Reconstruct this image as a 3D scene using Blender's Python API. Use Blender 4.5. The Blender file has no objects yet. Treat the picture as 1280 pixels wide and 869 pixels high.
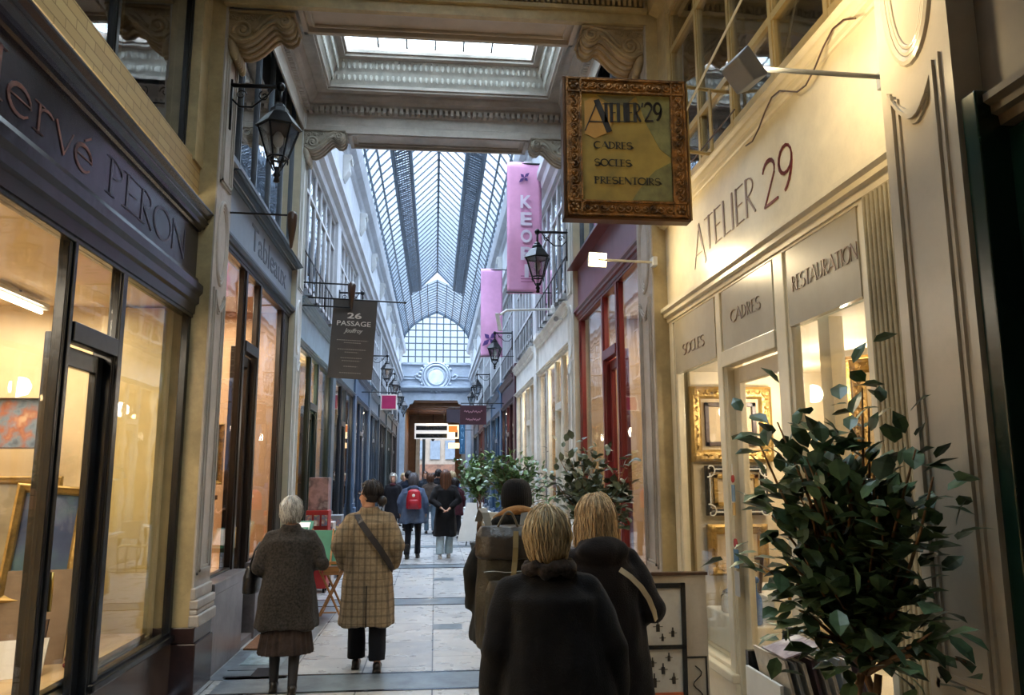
import bpy, math, random
from mathutils import Vector, Matrix, noise
R_ = math.radians
PI = math.pi
random.seed(7)
C = bpy.context.scene.collection
sc = bpy.context.scene

# ------------------------------------------------------------------ camera, sky, exposure
cam_d = bpy.data.cameras.new('camera')
cam_d.sensor_fit = 'HORIZONTAL'; cam_d.sensor_width = 36; cam_d.lens = 980.0 * 36 / 1280
cam_d.clip_start = 0.05; cam_d.clip_end = 400
cam = bpy.data.objects.new('camera', cam_d); C.objects.link(cam)
cam.matrix_world = Matrix(((0.99530625, -0.01276139, -0.09593022, 0),
                           (-0.09673475, -0.159888, -0.98238395, 0),
                           (-0.0028015, 0.98705267, -0.160372, 1.65),
                           (0, 0, 0, 1)))
sc.camera = cam
sc.view_settings.view_transform = 'Standard'
sc.view_settings.look = 'None'
sc.view_settings.gamma = 1
sc.view_settings.exposure = 0.55
sc.cycles.use_denoising = True
sc.cycles.max_bounces = 9
sc.cycles.diffuse_bounces = 4
sc.cycles.glossy_bounces = 3
sc.cycles.transparent_max_bounces = 24
sc.cycles.transmission_bounces = 6
sc.cycles.sample_clamp_indirect = 4.0
sc.cycles.caustics_reflective = False
sc.cycles.caustics_refractive = False

SKY_STRENGTH = 1.5
w = bpy.data.worlds.new('sky'); sc.world = w; w.use_nodes = True
nt = w.node_tree; nt.nodes.clear()
o_ = nt.nodes.new('ShaderNodeOutputWorld'); bg = nt.nodes.new('ShaderNodeBackground')
tc = nt.nodes.new('ShaderNodeTexCoord'); sep = nt.nodes.new('ShaderNodeSeparateXYZ')
rmp = nt.nodes.new('ShaderNodeValToRGB'); nz = nt.nodes.new('ShaderNodeTexNoise')
nz.inputs['Scale'].default_value = 5; nz.inputs['Detail'].default_value = 5
mixc = nt.nodes.new('ShaderNodeMix'); mixc.data_type = 'RGBA'; mixc.blend_type = 'MULTIPLY'
mixc.inputs[0].default_value = 0.6
rmp2 = nt.nodes.new('ShaderNodeValToRGB')
rmp2.color_ramp.elements[0].position = .35; rmp2.color_ramp.elements[0].color = (.55, .68, .88, 1)
rmp2.color_ramp.elements[1].position = .65; rmp2.color_ramp.elements[1].color = (1.1, 1.1, 1.1, 1)
# overcast sky: the zenith is several times brighter than the band near the horizon
e = rmp.color_ramp.elements
e[0].position = 0.0; e[0].color = (.34, .40, .48, 1)
e[1].position = 1.0; e[1].color = (11.8, 12.5, 13.4, 1)
x = e.new(.10); x.color = (.40, .47, .56, 1)
x = e.new(.25); x.color = (.68, .77, .88, 1)
x = e.new(.45); x.color = (1.5, 1.68, 1.9, 1)
x = e.new(.70); x.color = (6.0, 6.6, 7.4, 1)
L = nt.links
L.new(tc.outputs['Generated'], sep.inputs[0]); L.new(sep.outputs['Z'], rmp.inputs[0])
L.new(tc.outputs['Generated'], nz.inputs['Vector']); L.new(nz.outputs['Fac'], rmp2.inputs[0])
L.new(rmp.outputs[0], mixc.inputs[6]); L.new(rmp2.outputs[0], mixc.inputs[7])
L.new(mixc.outputs[2], bg.inputs['Color']); bg.inputs['Strength'].default_value = SKY_STRENGTH
L.new(bg.outputs[0], o_.inputs['Surface'])

# lamp powers (W)
P_FLOOD = 11; P_SPOT_B = 12
P_SHOP_L1 = 62; P_SHOP_R1 = 17; P_SHOP_L2 = 120; P_SHOP_R2 = 55; P_SHOP_FAR = 34

# ------------------------------------------------------------------ helpers
def hexc(h):
    h = h.lstrip('#'); o = []
    for i in (0, 2, 4):
        c = int(h[i:i+2], 16) / 255
        o.append(c / 12.92 if c <= .04045 else ((c + .055) / 1.055) ** 2.4)
    return (*o, 1)

MATS = {}
def mat(name, col, rough=.5, metal=0., var=.12, vs=3., bump=0., bs=20., coat=0., stretch=None, spec=.5, sheen=0., dark=None, grime=0.):
    if name in MATS: return MATS[name]
    m = bpy.data.materials.new(name); m.use_nodes = True; n = m.node_tree; b = n.nodes['Principled BSDF']
    c = hexc(col)
    t = n.nodes.new('ShaderNodeTexCoord'); mp = n.nodes.new('ShaderNodeMapping')
    n.links.new(t.outputs['Object'], mp.inputs[0])
    if stretch: mp.inputs['Scale'].default_value = stretch
    z = n.nodes.new('ShaderNodeTexNoise'); z.inputs['Scale'].default_value = vs; z.inputs['Detail'].default_value = 6
    z.inputs['Roughness'].default_value = .65
    n.links.new(mp.outputs[0], z.inputs['Vector'])
    r = n.nodes.new('ShaderNodeValToRGB')
    d = hexc(dark) if dark else tuple(x * (1 - 2.2 * var) if x * (1 - 2.2 * var) > 0 else 0 for x in c[:3]) + (1,)
    r.color_ramp.elements[0].position = .3; r.color_ramp.elements[0].color = d
    r.color_ramp.elements[1].position = .62; r.color_ramp.elements[1].color = tuple(min(1, x * (1 + var)) for x in c[:3]) + (1,)
    n.links.new(z.outputs['Fac'], r.inputs[0])
    last = r.outputs[0]
    if grime > 0:
        z2 = n.nodes.new('ShaderNodeTexNoise'); z2.inputs['Scale'].default_value = .9; z2.inputs['Detail'].default_value = 12
        z2.inputs['Roughness'].default_value = .8; n.links.new(mp.outputs[0], z2.inputs['Vector'])
        r2 = n.nodes.new('ShaderNodeValToRGB'); r2.color_ramp.elements[0].position = .38; r2.color_ramp.elements[1].position = .55
        r2.color_ramp.elements[0].color = (1 - grime, 1 - grime * 1.05, 1 - grime * 1.15, 1)
        r2.color_ramp.elements[1].color = (1, 1, 1, 1)
        n.links.new(z2.outputs['Fac'], r2.inputs[0])
        mx = n.nodes.new('ShaderNodeMix'); mx.data_type = 'RGBA'; mx.blend_type = 'MULTIPLY'; mx.inputs[0].default_value = 1
        n.links.new(last, mx.inputs[6]); n.links.new(r2.outputs[0], mx.inputs[7]); last = mx.outputs[2]
    n.links.new(last, b.inputs['Base Color'])
    b.inputs['Roughness'].default_value = rough; b.inputs['Metallic'].default_value = metal
    b.inputs['Specular IOR Level'].default_value = spec
    b.inputs['Coat Weight'].default_value = coat
    if sheen: b.inputs['Sheen Weight'].default_value = sheen; b.inputs['Sheen Roughness'].default_value = .5
    if bump > 0:
        zb = n.nodes.new('ShaderNodeTexNoise'); zb.inputs['Scale'].default_value = bs; zb.inputs['Detail'].default_value = 5
        n.links.new(mp.outputs[0], zb.inputs['Vector'])
        bp = n.nodes.new('ShaderNodeBump'); bp.inputs['Strength'].default_value = bump; bp.inputs['Distance'].default_value = .02
        n.links.new(zb.outputs['Fac'], bp.inputs['Height']); n.links.new(bp.outputs[0], b.inputs['Normal'])
    MATS[name] = m
    return m

def emis(name, col, s):
    m = bpy.data.materials.new(name); m.use_nodes = True; b = m.node_tree.nodes['Principled BSDF']
    b.inputs['Base Color'].default_value = hexc(col); b.inputs['Emission Color'].default_value = hexc(col)
    b.inputs['Emission Strength'].default_value = s
    return m

def glassmat(name, tint=(1, 1, 1), rough=.01, refl=1.0, wav=0.):
    m = bpy.data.materials.new(name); m.use_nodes = True; n = m.node_tree; n.nodes.clear()
    o = n.nodes.new('ShaderNodeOutputMaterial'); tr = n.nodes.new('ShaderNodeBsdfTransparent'); gl = n.nodes.new('ShaderNodeBsdfGlossy')
    tr.inputs[0].default_value = (*tint, 1); gl.inputs['Roughness'].default_value = rough
    fr = n.nodes.new('ShaderNodeLayerWeight'); fr.inputs['Blend'].default_value = .5
    pw = n.nodes.new('ShaderNodeMath'); pw.operation = 'POWER'; pw.inputs[1].default_value = 5
    ma = n.nodes.new('ShaderNodeMath'); ma.operation = 'MULTIPLY_ADD'; ma.inputs[1].default_value = .95; ma.inputs[2].default_value = .045
    ml = n.nodes.new('ShaderNodeMath'); ml.operation = 'MULTIPLY'; ml.inputs[1].default_value = refl; ml.use_clamp = True
    n.links.new(fr.outputs['Facing'], pw.inputs[0]); n.links.new(pw.outputs[0], ma.inputs[0])
    mx = n.nodes.new('ShaderNodeMixShader')
    if wav:
        t = n.nodes.new('ShaderNodeTexCoord'); z = n.nodes.new('ShaderNodeTexNoise'); z.inputs['Scale'].default_value = 2.2
        bp = n.nodes.new('ShaderNodeBump'); bp.inputs['Strength'].default_value = wav; bp.inputs['Distance'].default_value = .02
        n.links.new(t.outputs['Object'], z.inputs['Vector']); n.links.new(z.outputs['Fac'], bp.inputs['Height'])
        n.links.new(bp.outputs[0], gl.inputs['Normal'])
    n.links.new(ma.outputs[0], ml.inputs[0]); n.links.new(ml.outputs[0], mx.inputs[0])
    n.links.new(tr.outputs[0], mx.inputs[1]); n.links.new(gl.outputs[0], mx.inputs[2]); n.links.new(mx.outputs[0], o.inputs['Surface'])
    MATS[name] = m
    return m

def worldpos(o):
    p = Vector((0, 0, 0))
    while o: p += o.location; o = o.parent
    return p

def tag(o, label=None, cat=None, group=None, kind=None):
    if label: o['label'] = label
    if cat: o['category'] = cat
    if group: o['group'] = group
    if kind: o['kind'] = kind
    return o

def thing(name, label, cat, loc=(0, 0, 0), rotz=0, group=None):
    o = bpy.data.objects.new(name, None); C.objects.link(o); o.empty_display_size = .1
    o.location = loc; o.rotation_euler = (0, 0, rotz)
    return tag(o, label, cat, group)

class MB:
    def __init__(s): s.v = []; s.f = []; s.m = []; s.cur = 0
    def add(s, vs, fs):
        n = len(s.v); s.v += [tuple(p) for p in vs]
        for f in fs: s.f.append(tuple(n + i for i in f)); s.m.append(s.cur)
        return s
    def box(s, x0, x1, y0, y1, z0, z1):
        if x0 > x1: x0, x1 = x1, x0
        if y0 > y1: y0, y1 = y1, y0
        if z0 > z1: z0, z1 = z1, z0
        return s.add([(x0,y0,z0),(x1,y0,z0),(x1,y1,z0),(x0,y1,z0),(x0,y0,z1),(x1,y0,z1),(x1,y1,z1),(x0,y1,z1)],
              [(0,3,2,1),(4,5,6,7),(0,1,5,4),(1,2,6,5),(2,3,7,6),(3,0,4,7)])
    def obox(s, c, u, v, wv):
        c, u, v, wv = map(Vector, (c, u, v, wv))
        if u.cross(v).dot(wv) < 0: u = -u
        P = [c + a*u + b*v + d*wv for d in (-.5,.5) for a, b in ((-.5,-.5),(.5,-.5),(.5,.5),(-.5,.5))]
        return s.add(P, [(0,3,2,1),(4,5,6,7),(0,1,5,4),(1,2,6,5),(2,3,7,6),(3,0,4,7)])
    def prism(s, pts, fn):
        # fn(a,b,t) -> xyz, t in 0/1
        n = len(pts); P = [fn(a, b, 0) for a, b in pts] + [fn(a, b, 1) for a, b in pts]
        F = [tuple(range(n-1, -1, -1)), tuple(range(n, 2*n))] + [(i, (i+1) % n, n+(i+1) % n, n+i) for i in range(n)]
        return s.add(P, F)
    def prof_y(s, pts, y0, y1):      # (x,z) profile run along y
        return s.prism(pts, lambda a, b, t: (a, y0 + (y1-y0)*t, b))
    def prof_x(s, pts, x0, x1):      # (y,z) profile run along x
        return s.prism(pts, lambda a, b, t: (x0 + (x1-x0)*t, a, b))
    def tube(s, pts, r, n=8, cap=True):
        pts = [Vector(p) for p in pts]; k = len(pts)
        rs = r if isinstance(r, (list, tuple)) else [r]*k
        prev = None; P = []
        for i, p in enumerate(pts):
            t = (pts[min(i+1, k-1)] - pts[max(i-1, 0)])
            if t.length < 1e-9: t = Vector((0, 0, 1))
            t.normalize()
            if prev is None:
                a = Vector((0, 0, 1)) if abs(t.z) < .9 else Vector((1, 0, 0)); u = t.cross(a).normalized()
            else:
                u = prev - t*prev.dot(t)
                u = u.normalized() if u.length > 1e-6 else t.orthogonal().normalized()
            prev = u; v = t.cross(u)
            P += [p + (u*math.cos(2*PI*j/n) + v*math.sin(2*PI*j/n))*rs[i] for j in range(n)]
        F = [(i*n+j, i*n+(j+1) % n, (i+1)*n+(j+1) % n, (i+1)*n+j) for i in range(k-1) for j in range(n)]
        if cap: F += [tuple(range(n-1, -1, -1)), tuple((k-1)*n+j for j in range(n))]
        return s.add(P, F)
    def lathe(s, prof, c=(0,0,0), n=20, axis='z', a0=0):
        P = []
        for r, h in prof:
            for j in range(n):
                a = 2*PI*j/n + a0; q = (r*math.cos(a), r*math.sin(a), h)
                if axis == 'x': q = (h, q[0], q[1])
                if axis == 'y': q = (q[0], h, -q[1])
                P.append((c[0]+q[0], c[1]+q[1], c[2]+q[2]))
        k = len(prof)
        F = [(i*n+j, i*n+(j+1) % n, (i+1)*n+(j+1) % n, (i+1)*n+j) for i in range(k-1) for j in range(n)]
        F += [tuple(range(n-1, -1, -1)), tuple((k-1)*n+j for j in range(n))]
        return s.add(P, F)
    def ell(s, c, r, n=16, m=10, rot=None):
        c = Vector(c); P = []; M = rot or Matrix.Identity(3)
        for i in range(m+1):
            th = PI*i/m
            for j in range(n):
                a = 2*PI*j/n
                P.append(c + M @ Vector((r[0]*math.sin(th)*math.cos(a), r[1]*math.sin(th)*math.sin(a), -r[2]*math.cos(th))))
        F = [(i*n+j, i*n+(j+1) % n, (i+1)*n+(j+1) % n, (i+1)*n+j) for i in range(m) for j in range(n)]
        return s.add(P, F)
    def rings(s, rs, n=32, fn=None):
        # rs: (z, rx, ry, cx, cy[, tilt]) closed loft, superellipse
        P = []
        for (z, rx, ry, cx, cy) in rs:
            for j in range(n):
                a = 2*PI*j/n; ca, sa = math.cos(a), math.sin(a)
                e = .85
                k = 1.0 if fn is None else fn(a, z)
                P.append((cx + rx*k*math.copysign(abs(ca)**e, ca), cy + ry*k*math.copysign(abs(sa)**e, sa), z))
        q = len(rs)
        F = [(i*n+j, i*n+(j+1) % n, (i+1)*n+(j+1) % n, (i+1)*n+j) for i in range(q-1) for j in range(n)]
        F += [tuple(range(n-1, -1, -1)), tuple((q-1)*n+j for j in range(n))]
        return s.add(P, F)
    def build(s, name, m, parent=None, smooth=False, bevel=0, local=False, kind=None, seg=2):
        me = bpy.data.meshes.new(name)
        off = Vector((0,0,0)) if (parent is None or local) else worldpos(parent)
        me.from_pydata([(p[0]-off.x, p[1]-off.y, p[2]-off.z) for p in s.v], [], s.f)
        ms = m if isinstance(m, (list, tuple)) else [m]
        for q in ms: me.materials.append(q)
        if len(ms) > 1: me.polygons.foreach_set('material_index', s.m)
        if smooth: me.polygons.foreach_set('use_smooth', [True]*len(me.polygons))
        me.validate(); me.update()
        o = bpy.data.objects.new(name, me); C.objects.link(o); o.parent = parent
        if bevel:
            b = o.modifiers.new('bevel', 'BEVEL'); b.width = bevel; b.segments = seg; b.limit_method = 'ANGLE'
        if kind: o['kind'] = kind
        return o

def struct(name, mb, m, **k): return mb.build(name, m, None, kind='structure', **k)

def capsule(mb, a, b, ra, rb, n=12):
    a, b = Vector(a), Vector(b); d = b - a; l = d.length or 1e-6; t = d / l
    pts, rs = [], []
    for k in range(5):
        an = PI/2*(1 - k/4); pts.append(a - t*ra*math.sin(an)); rs.append(max(ra*math.cos(an), 1e-4))
    for k in range(1, 5):
        an = PI/2*k/4; 
        if k == 1: pts.append(b); rs.append(rb)
        pts.append(b + t*rb*math.sin(an)); rs.append(max(rb*math.cos(an), 1e-4))
    mb.tube(pts, rs, n)
    return mb

def fused(mb, name, m, parent, voxel=.012, smooth=6, disp=0., dscale=.15, local=True, decimate=0, dfn=None):
    """one continuous skin grown round all the shapes in mb"""
    me = bpy.data.meshes.new('tmp'); me.from_pydata(mb.v, [], mb.f); me.update()
    t = bpy.data.objects.new('tmp', me); C.objects.link(t)
    r = t.modifiers.new('r', 'REMESH'); r.mode = 'VOXEL'; r.voxel_size = voxel
    if smooth: s_ = t.modifiers.new('s', 'SMOOTH'); s_.iterations = smooth; s_.factor = .5
    if decimate: d = t.modifiers.new('d', 'DECIMATE'); d.ratio = decimate
    dg = bpy.context.evaluated_depsgraph_get()
    nm = bpy.data.meshes.new_from_object(t.evaluated_get(dg))
    bpy.data.objects.remove(t); bpy.data.meshes.remove(me)
    if disp or dfn:
        nm.update()
        nor = [v.normal.copy() for v in nm.vertices]
        for v, n_ in zip(nm.vertices, nor):
            if dfn: v.co += n_ * dfn(v.co)
            if disp:
                p = v.co
                v.co += n_ * disp * (noise.noise(Vector((p.x/dscale, p.y/dscale, p.z/dscale*.45))) + .5*noise.noise(Vector((p.x/dscale*2.3, p.y/dscale*2.3, p.z/dscale*1.1+4))))
    nm.name = name; nm.materials.clear(); nm.materials.append(m)
    nm.polygons.foreach_set('use_smooth', [True]*len(nm.polygons)); nm.update()
    o = bpy.data.objects.new(name, nm); C.objects.link(o); o.parent = parent
    if parent is not None and not local:
        off = worldpos(parent)
        for v in nm.vertices: v.co -= off
    return o

def text(name, s, m, parent, org, right, up, h, width=None, ext=.003, shear=0., spacing=1., bold=0., center=False):
    cu = bpy.data.curves.new('t', 'FONT'); cu.body = s; cu.size = 1; cu.shear = shear; cu.space_character = spacing; cu.offset = bold
    cu.resolution_u = 3
    t = bpy.data.objects.new('t', cu); C.objects.link(t)
    dg = bpy.context.evaluated_depsgraph_get(); me = bpy.data.meshes.new_from_object(t.evaluated_get(dg))
    bpy.data.objects.remove(t); bpy.data.curves.remove(cu)
    if len(me.vertices) == 0: return None
    xs = [v.co.x for v in me.vertices]; ys = [v.co.y for v in me.vertices]
    x0, x1, y0, y1 = min(xs), max(xs), min(ys), max(ys)
    sy = h/(y1-y0); sx = (width/(x1-x0)) if width else sy
    right, up = Vector(right), Vector(up); nrm = right.cross(up)
    mb = MB(); off = -.5*(x1-x0)*sx if center else 0
    n = len(me.vertices)
    P = [Vector(org) + right*((v.co.x-x0)*sx + off) + up*((v.co.y-y0)*sy) for v in me.vertices]
    F = [tuple(p.vertices) for p in me.polygons]
    ec = {}
    for f in F:
        for i in range(len(f)):
            a, b = f[i], f[(i+1) % len(f)]; k = (min(a, b), max(a, b)); ec.setdefault(k, []).append((a, b))
    allF = [tuple(i+n for i in f) for f in F] + [tuple(reversed(f)) for f in F]
    for k, l in ec.items():
        if len(l) == 1: a, b = l[0]; allF.append((a, b, b+n, a+n))
    mb.add(P + [p + nrm*ext for p in P], allF)
    bpy.data.meshes.remove(me)
    return mb.build(name, m, parent)

# hand-lettered capitals: each stroke (x0,y0,x1,y1,width) in a unit-high cell, last number is the cell width
def arc(cx, cy, rx, ry, a0, a1, w0, w1=None, n=8):
    w1 = w0 if w1 is None else w1; o = []
    for i in range(n):
        A, B = R_(a0 + (a1-a0)*i/n), R_(a0 + (a1-a0)*(i+1)/n); ww = w0 + (w1-w0)*math.sin(PI*(i+.5)/n)
        o.append((cx+rx*math.cos(A), cy+ry*math.sin(A), cx+rx*math.cos(B), cy+ry*math.sin(B), ww))
    return o
T, N_ = .10, .025
DECO = {
 'A': ([(.02,0,.28,1,N_),(.26,1,.5,0,.12),(.1,.3,.4,.3,N_)], .52),
 'T': ([(.17,0,.17,1,T),(0,.98,.34,.98,N_)], .36),
 'E': ([(.06,0,.06,1,T),(.06,.98,.3,.98,N_),(.06,.5,.26,.5,N_),(.06,.02,.3,.02,N_)], .34),
 'L': ([(.06,0,.06,1,T),(.06,.02,.3,.02,N_)], .32),
 'I': ([(.06,0,.06,1,T)], .14),
 'R': ([(.06,0,.06,1,T)] + arc(.08,.75,.2,.24,90,-90,N_,.05) + [(.1,.5,.32,0,.06)], .36),
 'P': ([(.06,0,.06,1,T)] + arc(.08,.75,.2,.24,90,-90,N_,.05), .34),
 'D': ([(.06,0,.06,1,T)] + arc(.08,.5,.3,.49,90,-90,N_,.07), .44),
 'C': (arc(.26,.5,.24,.49,50,310,N_,.1,14), .44),
 'O': (arc(.24,.5,.23,.49,0,360,.04,.1,18), .5),
 'U': ([(.06,.3,.06,1,T)] + arc(.22,.3,.16,.29,180,360,.05,.05) + [(.38,.3,.38,1,N_)], .46),
 'S': (arc(.2,.75,.16,.24,30,250,N_,.06,8) + arc(.2,.26,.17,.25,110,-150,.06,.09,10), .42),
 'N': ([(.04,0,.04,1,N_),(.04,1,.4,0,.1),(.4,0,.4,1,N_)], .46),
 '2': (arc(.2,.76,.17,.23,170,-20,N_,.09,8) + [(.36,.66,.04,.02,.05),(.04,.03,.42,.03,.06)], .46),
 '9': (arc(.2,.7,.17,.29,0,360,.04,.08,14) + arc(.05,.7,.32,.68,0,-70,.06,.08,6), .44),
 "'": ([(.04,.8,.08,1,.05)], .14), '’': ([(.04,.8,.08,1,.05)], .14), ' ': ([], .3),
 'K': ([(.06,0,.06,1,T),(.08,.45,.36,1,N_),(.12,.5,.38,0,.1)], .42),
 'H': ([(.08,0,.08,1,T),(.08,.5,.42,.5,N_),(.42,0,.42,1,T),(0,.98,.16,.98,N_),(0,.02,.16,.02,N_),(.34,.98,.5,.98,N_),(.34,.02,.5,.02,N_)], .56),
 'e': (arc(.2,.3,.18,.29,0,320,.04,.1,14) + [(.02,.33,.38,.33,N_)], .44),
 'r': ([(.08,0,.08,.6,.08),(0,.02,.16,.02,N_)] + arc(.22,.4,.13,.18,170,40,N_,.06,5), .36),
 'v': ([(.02,.6,.2,0,.08),(.2,0,.36,.6,N_)], .4),
 'é': (arc(.2,.3,.18,.29,0,320,.04,.1,14) + [(.02,.33,.38,.33,N_),(.2,.72,.32,.88,.05)], .44),
}
def deco(name, s, m, parent, org, right, up, h, width, ext=.004, slope=0., first=None, serif=False, wt=1.):
    tot = sum(DECO[c][1] for c in s); right, up = Vector(right), Vector(up); nrm = right.cross(up).normalized()
    mb = MB(); x = 0
    for i, c in enumerate(s):
        st, wd = DECO[c]; st = list(st)
        if serif:
            for (a, b, c2, d, ww) in list(st):
                if abs(a-c2) < .01 and ww >= T*.7 and c not in 'e':
                    for q in (b, d): st.append((a-.09, min(max(q, .015), .985), a+.09, min(max(q, .015), .985), N_))
        hh = h * (first if (i == 0 and first) else 1); dy = -(hh - h) if (i == 0 and first) else 0
        for (a, b, c2, d, ww) in st:
            p = Vector(org) + right*((x+a)/tot*width) + up*(b*hh + dy + slope*(x+a)/tot*width)
            q = Vector(org) + right*((x+c2)/tot*width) + up*(d*hh + dy + slope*(x+c2)/tot*width)
            dd = q - p
            if dd.length < 1e-6: continue
            tt = dd.normalized(); ww2 = ww * wt * h * (1 if width/tot > h*.6 else .8)
            mb.obox((p+q)/2 + nrm*ext/2, dd + tt*ww2*.3, nrm.cross(tt)*ww2, nrm*ext)
        x += wd
    return mb.build(name, m, parent)

def area(name, loc, size, power, col, rot=(0, 0, 0), sy=None, spread=None):
    l = bpy.data.lights.new(name, 'AREA'); l.energy = power; l.color = col; l.size = size
    if sy: l.shape = 'RECTANGLE'; l.size_y = sy
    if spread: l.spread = spread
    o = bpy.data.objects.new(name, l); C.objects.link(o); o.location = loc; o.rotation_euler = rot
    return o
WARM = (1, .78, .5); WARM2 = (1, .85, .66)

# ------------------------------------------------------------------ materials
M_yel = mat('yellow_ochre_paint', '#b39f74', .4, var=.16, vs=2.5, bump=.15, bs=9, grime=.25)
M_cream = mat('cream_gloss_paint', '#d6cbb0', .3, var=.07, vs=2, bump=.1, bs=6, grime=.12)
M_stone = mat('pale_grey_stone_paint', '#b3aaa0', .55, var=.1, vs=2, bump=.2, bs=14, grime=.2)
M_taupe = mat('taupe_gloss_paint', '#b5ab98', .28, var=.06, vs=1.5, bump=.08, bs=5, grime=.12)
M_white = mat('white_paint', '#cfcfcb', .45, var=.06, vs=2, bump=.1, bs=10, grime=.12)
M_wb = mat('bluish_white_paint', '#c3c8cf', .5, var=.06, vs=2, grime=.12)
M_black = mat('black_satin_wood', '#15181c', .25, var=.2, vs=5, bump=.1, bs=15)
M_fascia = mat('aubergine_black_paint', '#241f2a', .22, var=.25, vs=1.2, bump=.12, bs=7, grime=.3)
M_marb = mat('brown_veined_marble', '#4b3c36', .2, var=.5, vs=2.2, bump=.05, grime=.3)
M_plum = mat('dark_plum_marble', '#33211f', .25, var=.25, vs=4)
M_gmar = mat('grey_veined_marble', '#6a6668', .28, var=.3, vs=2.5, grime=.25)
M_brown = mat('brown_varnished_wood', '#4a3529', .3, var=.25, vs=3, stretch=(6, 6, .6))
M_dbl = mat('dark_iron', '#14151a', .35, var=.15, metal=.3)
M_iron = mat('black_lantern_iron', '#0d0e12', .35, var=.15, metal=.4)
M_blue = mat('slate_blue_paint', '#7f8c9a', .35, var=.08, vs=2, grime=.15)
M_dkbl = mat('dark_blue_green_paint', '#23303a', .3, var=.15, vs=2)
M_green = mat('dark_green_gloss_paint', '#10271f', .25, var=.15, vs=2)
M_red = mat('oxblood_red_paint', '#6a2023', .3, var=.15, vs=2)
M_mauve = mat('mauve_painted_board', '#7c5568', .4, var=.1, vs=2)
M_int = mat('cream_interior_wall', '#d9c39a', .7, var=.05)
M_int2 = mat('beige_interior_wall', '#b99a72', .7, var=.1)
M_wood = mat('honey_wood', '#9a6b3a', .45, var=.2, vs=3, stretch=(1, 1, 8))
M_gold = mat('worn_gilding', '#8f7038', .42, metal=.6, var=.35, vs=9, bump=.5, bs=60)
M_gold2 = mat('bright_gilding', '#a98a4e', .36, metal=.6, var=.25, vs=8, bump=.3, bs=50)
M_sky = glassmat('roof_glass', (.90, .95, 1.0), .05, 1.0)
M_lay = glassmat('laylight_glass', (.86, .89, .89), .1, 1.0)
def frosted(name, c0, c1, amt):
    m = bpy.data.materials.new(name); m.use_nodes = True; n = m.node_tree; n.nodes.clear(); Lk = n.links.new
    o = n.nodes.new('ShaderNodeOutputMaterial'); tl = n.nodes.new('ShaderNodeBsdfTranslucent'); tr = n.nodes.new('ShaderNodeBsdfTransparent'); mx = n.nodes.new('ShaderNodeMixShader')
    t = n.nodes.new('ShaderNodeTexCoord'); z = n.nodes.new('ShaderNodeTexVoronoi'); z.inputs['Scale'].default_value = 16; r_ = n.nodes.new('ShaderNodeValToRGB')
    Lk(t.outputs['Object'], z.inputs['Vector']); Lk(z.outputs['Distance'], r_.inputs[0]); r_.color_ramp.elements[0].color = hexc(c0); r_.color_ramp.elements[1].color = hexc(c1)
    r_.color_ramp.elements[0].position = .15; r_.color_ramp.elements[1].position = .6
    Lk(r_.outputs[0], tl.inputs[0]); Lk(r_.outputs[0], tr.inputs[0]); mx.inputs[0].default_value = amt; Lk(tr.outputs[0], mx.inputs[1]); Lk(tl.outputs[0], mx.inputs[2]); Lk(mx.outputs[0], o.inputs[0])
    return m
M_lay = frosted('patterned_laylight_glass', '#fbfcfc', '#c4cccc', .45)
M_glass = glassmat('shop_glass', (.96, .97, .96), .012, .85, wav=.06)
M_dglass = glassmat('upper_window_glass', (.75, .78, .82), .02, 2.6, wav=.15)
M_lantg = glassmat('lantern_glass', (.92, .92, .92), .2, 3.0)
M_paper = mat('white_paper', '#dcdad2', .7, var=.04)
M_canvas = mat('raw_canvas', '#c7b394', .8, var=.06)

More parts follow.
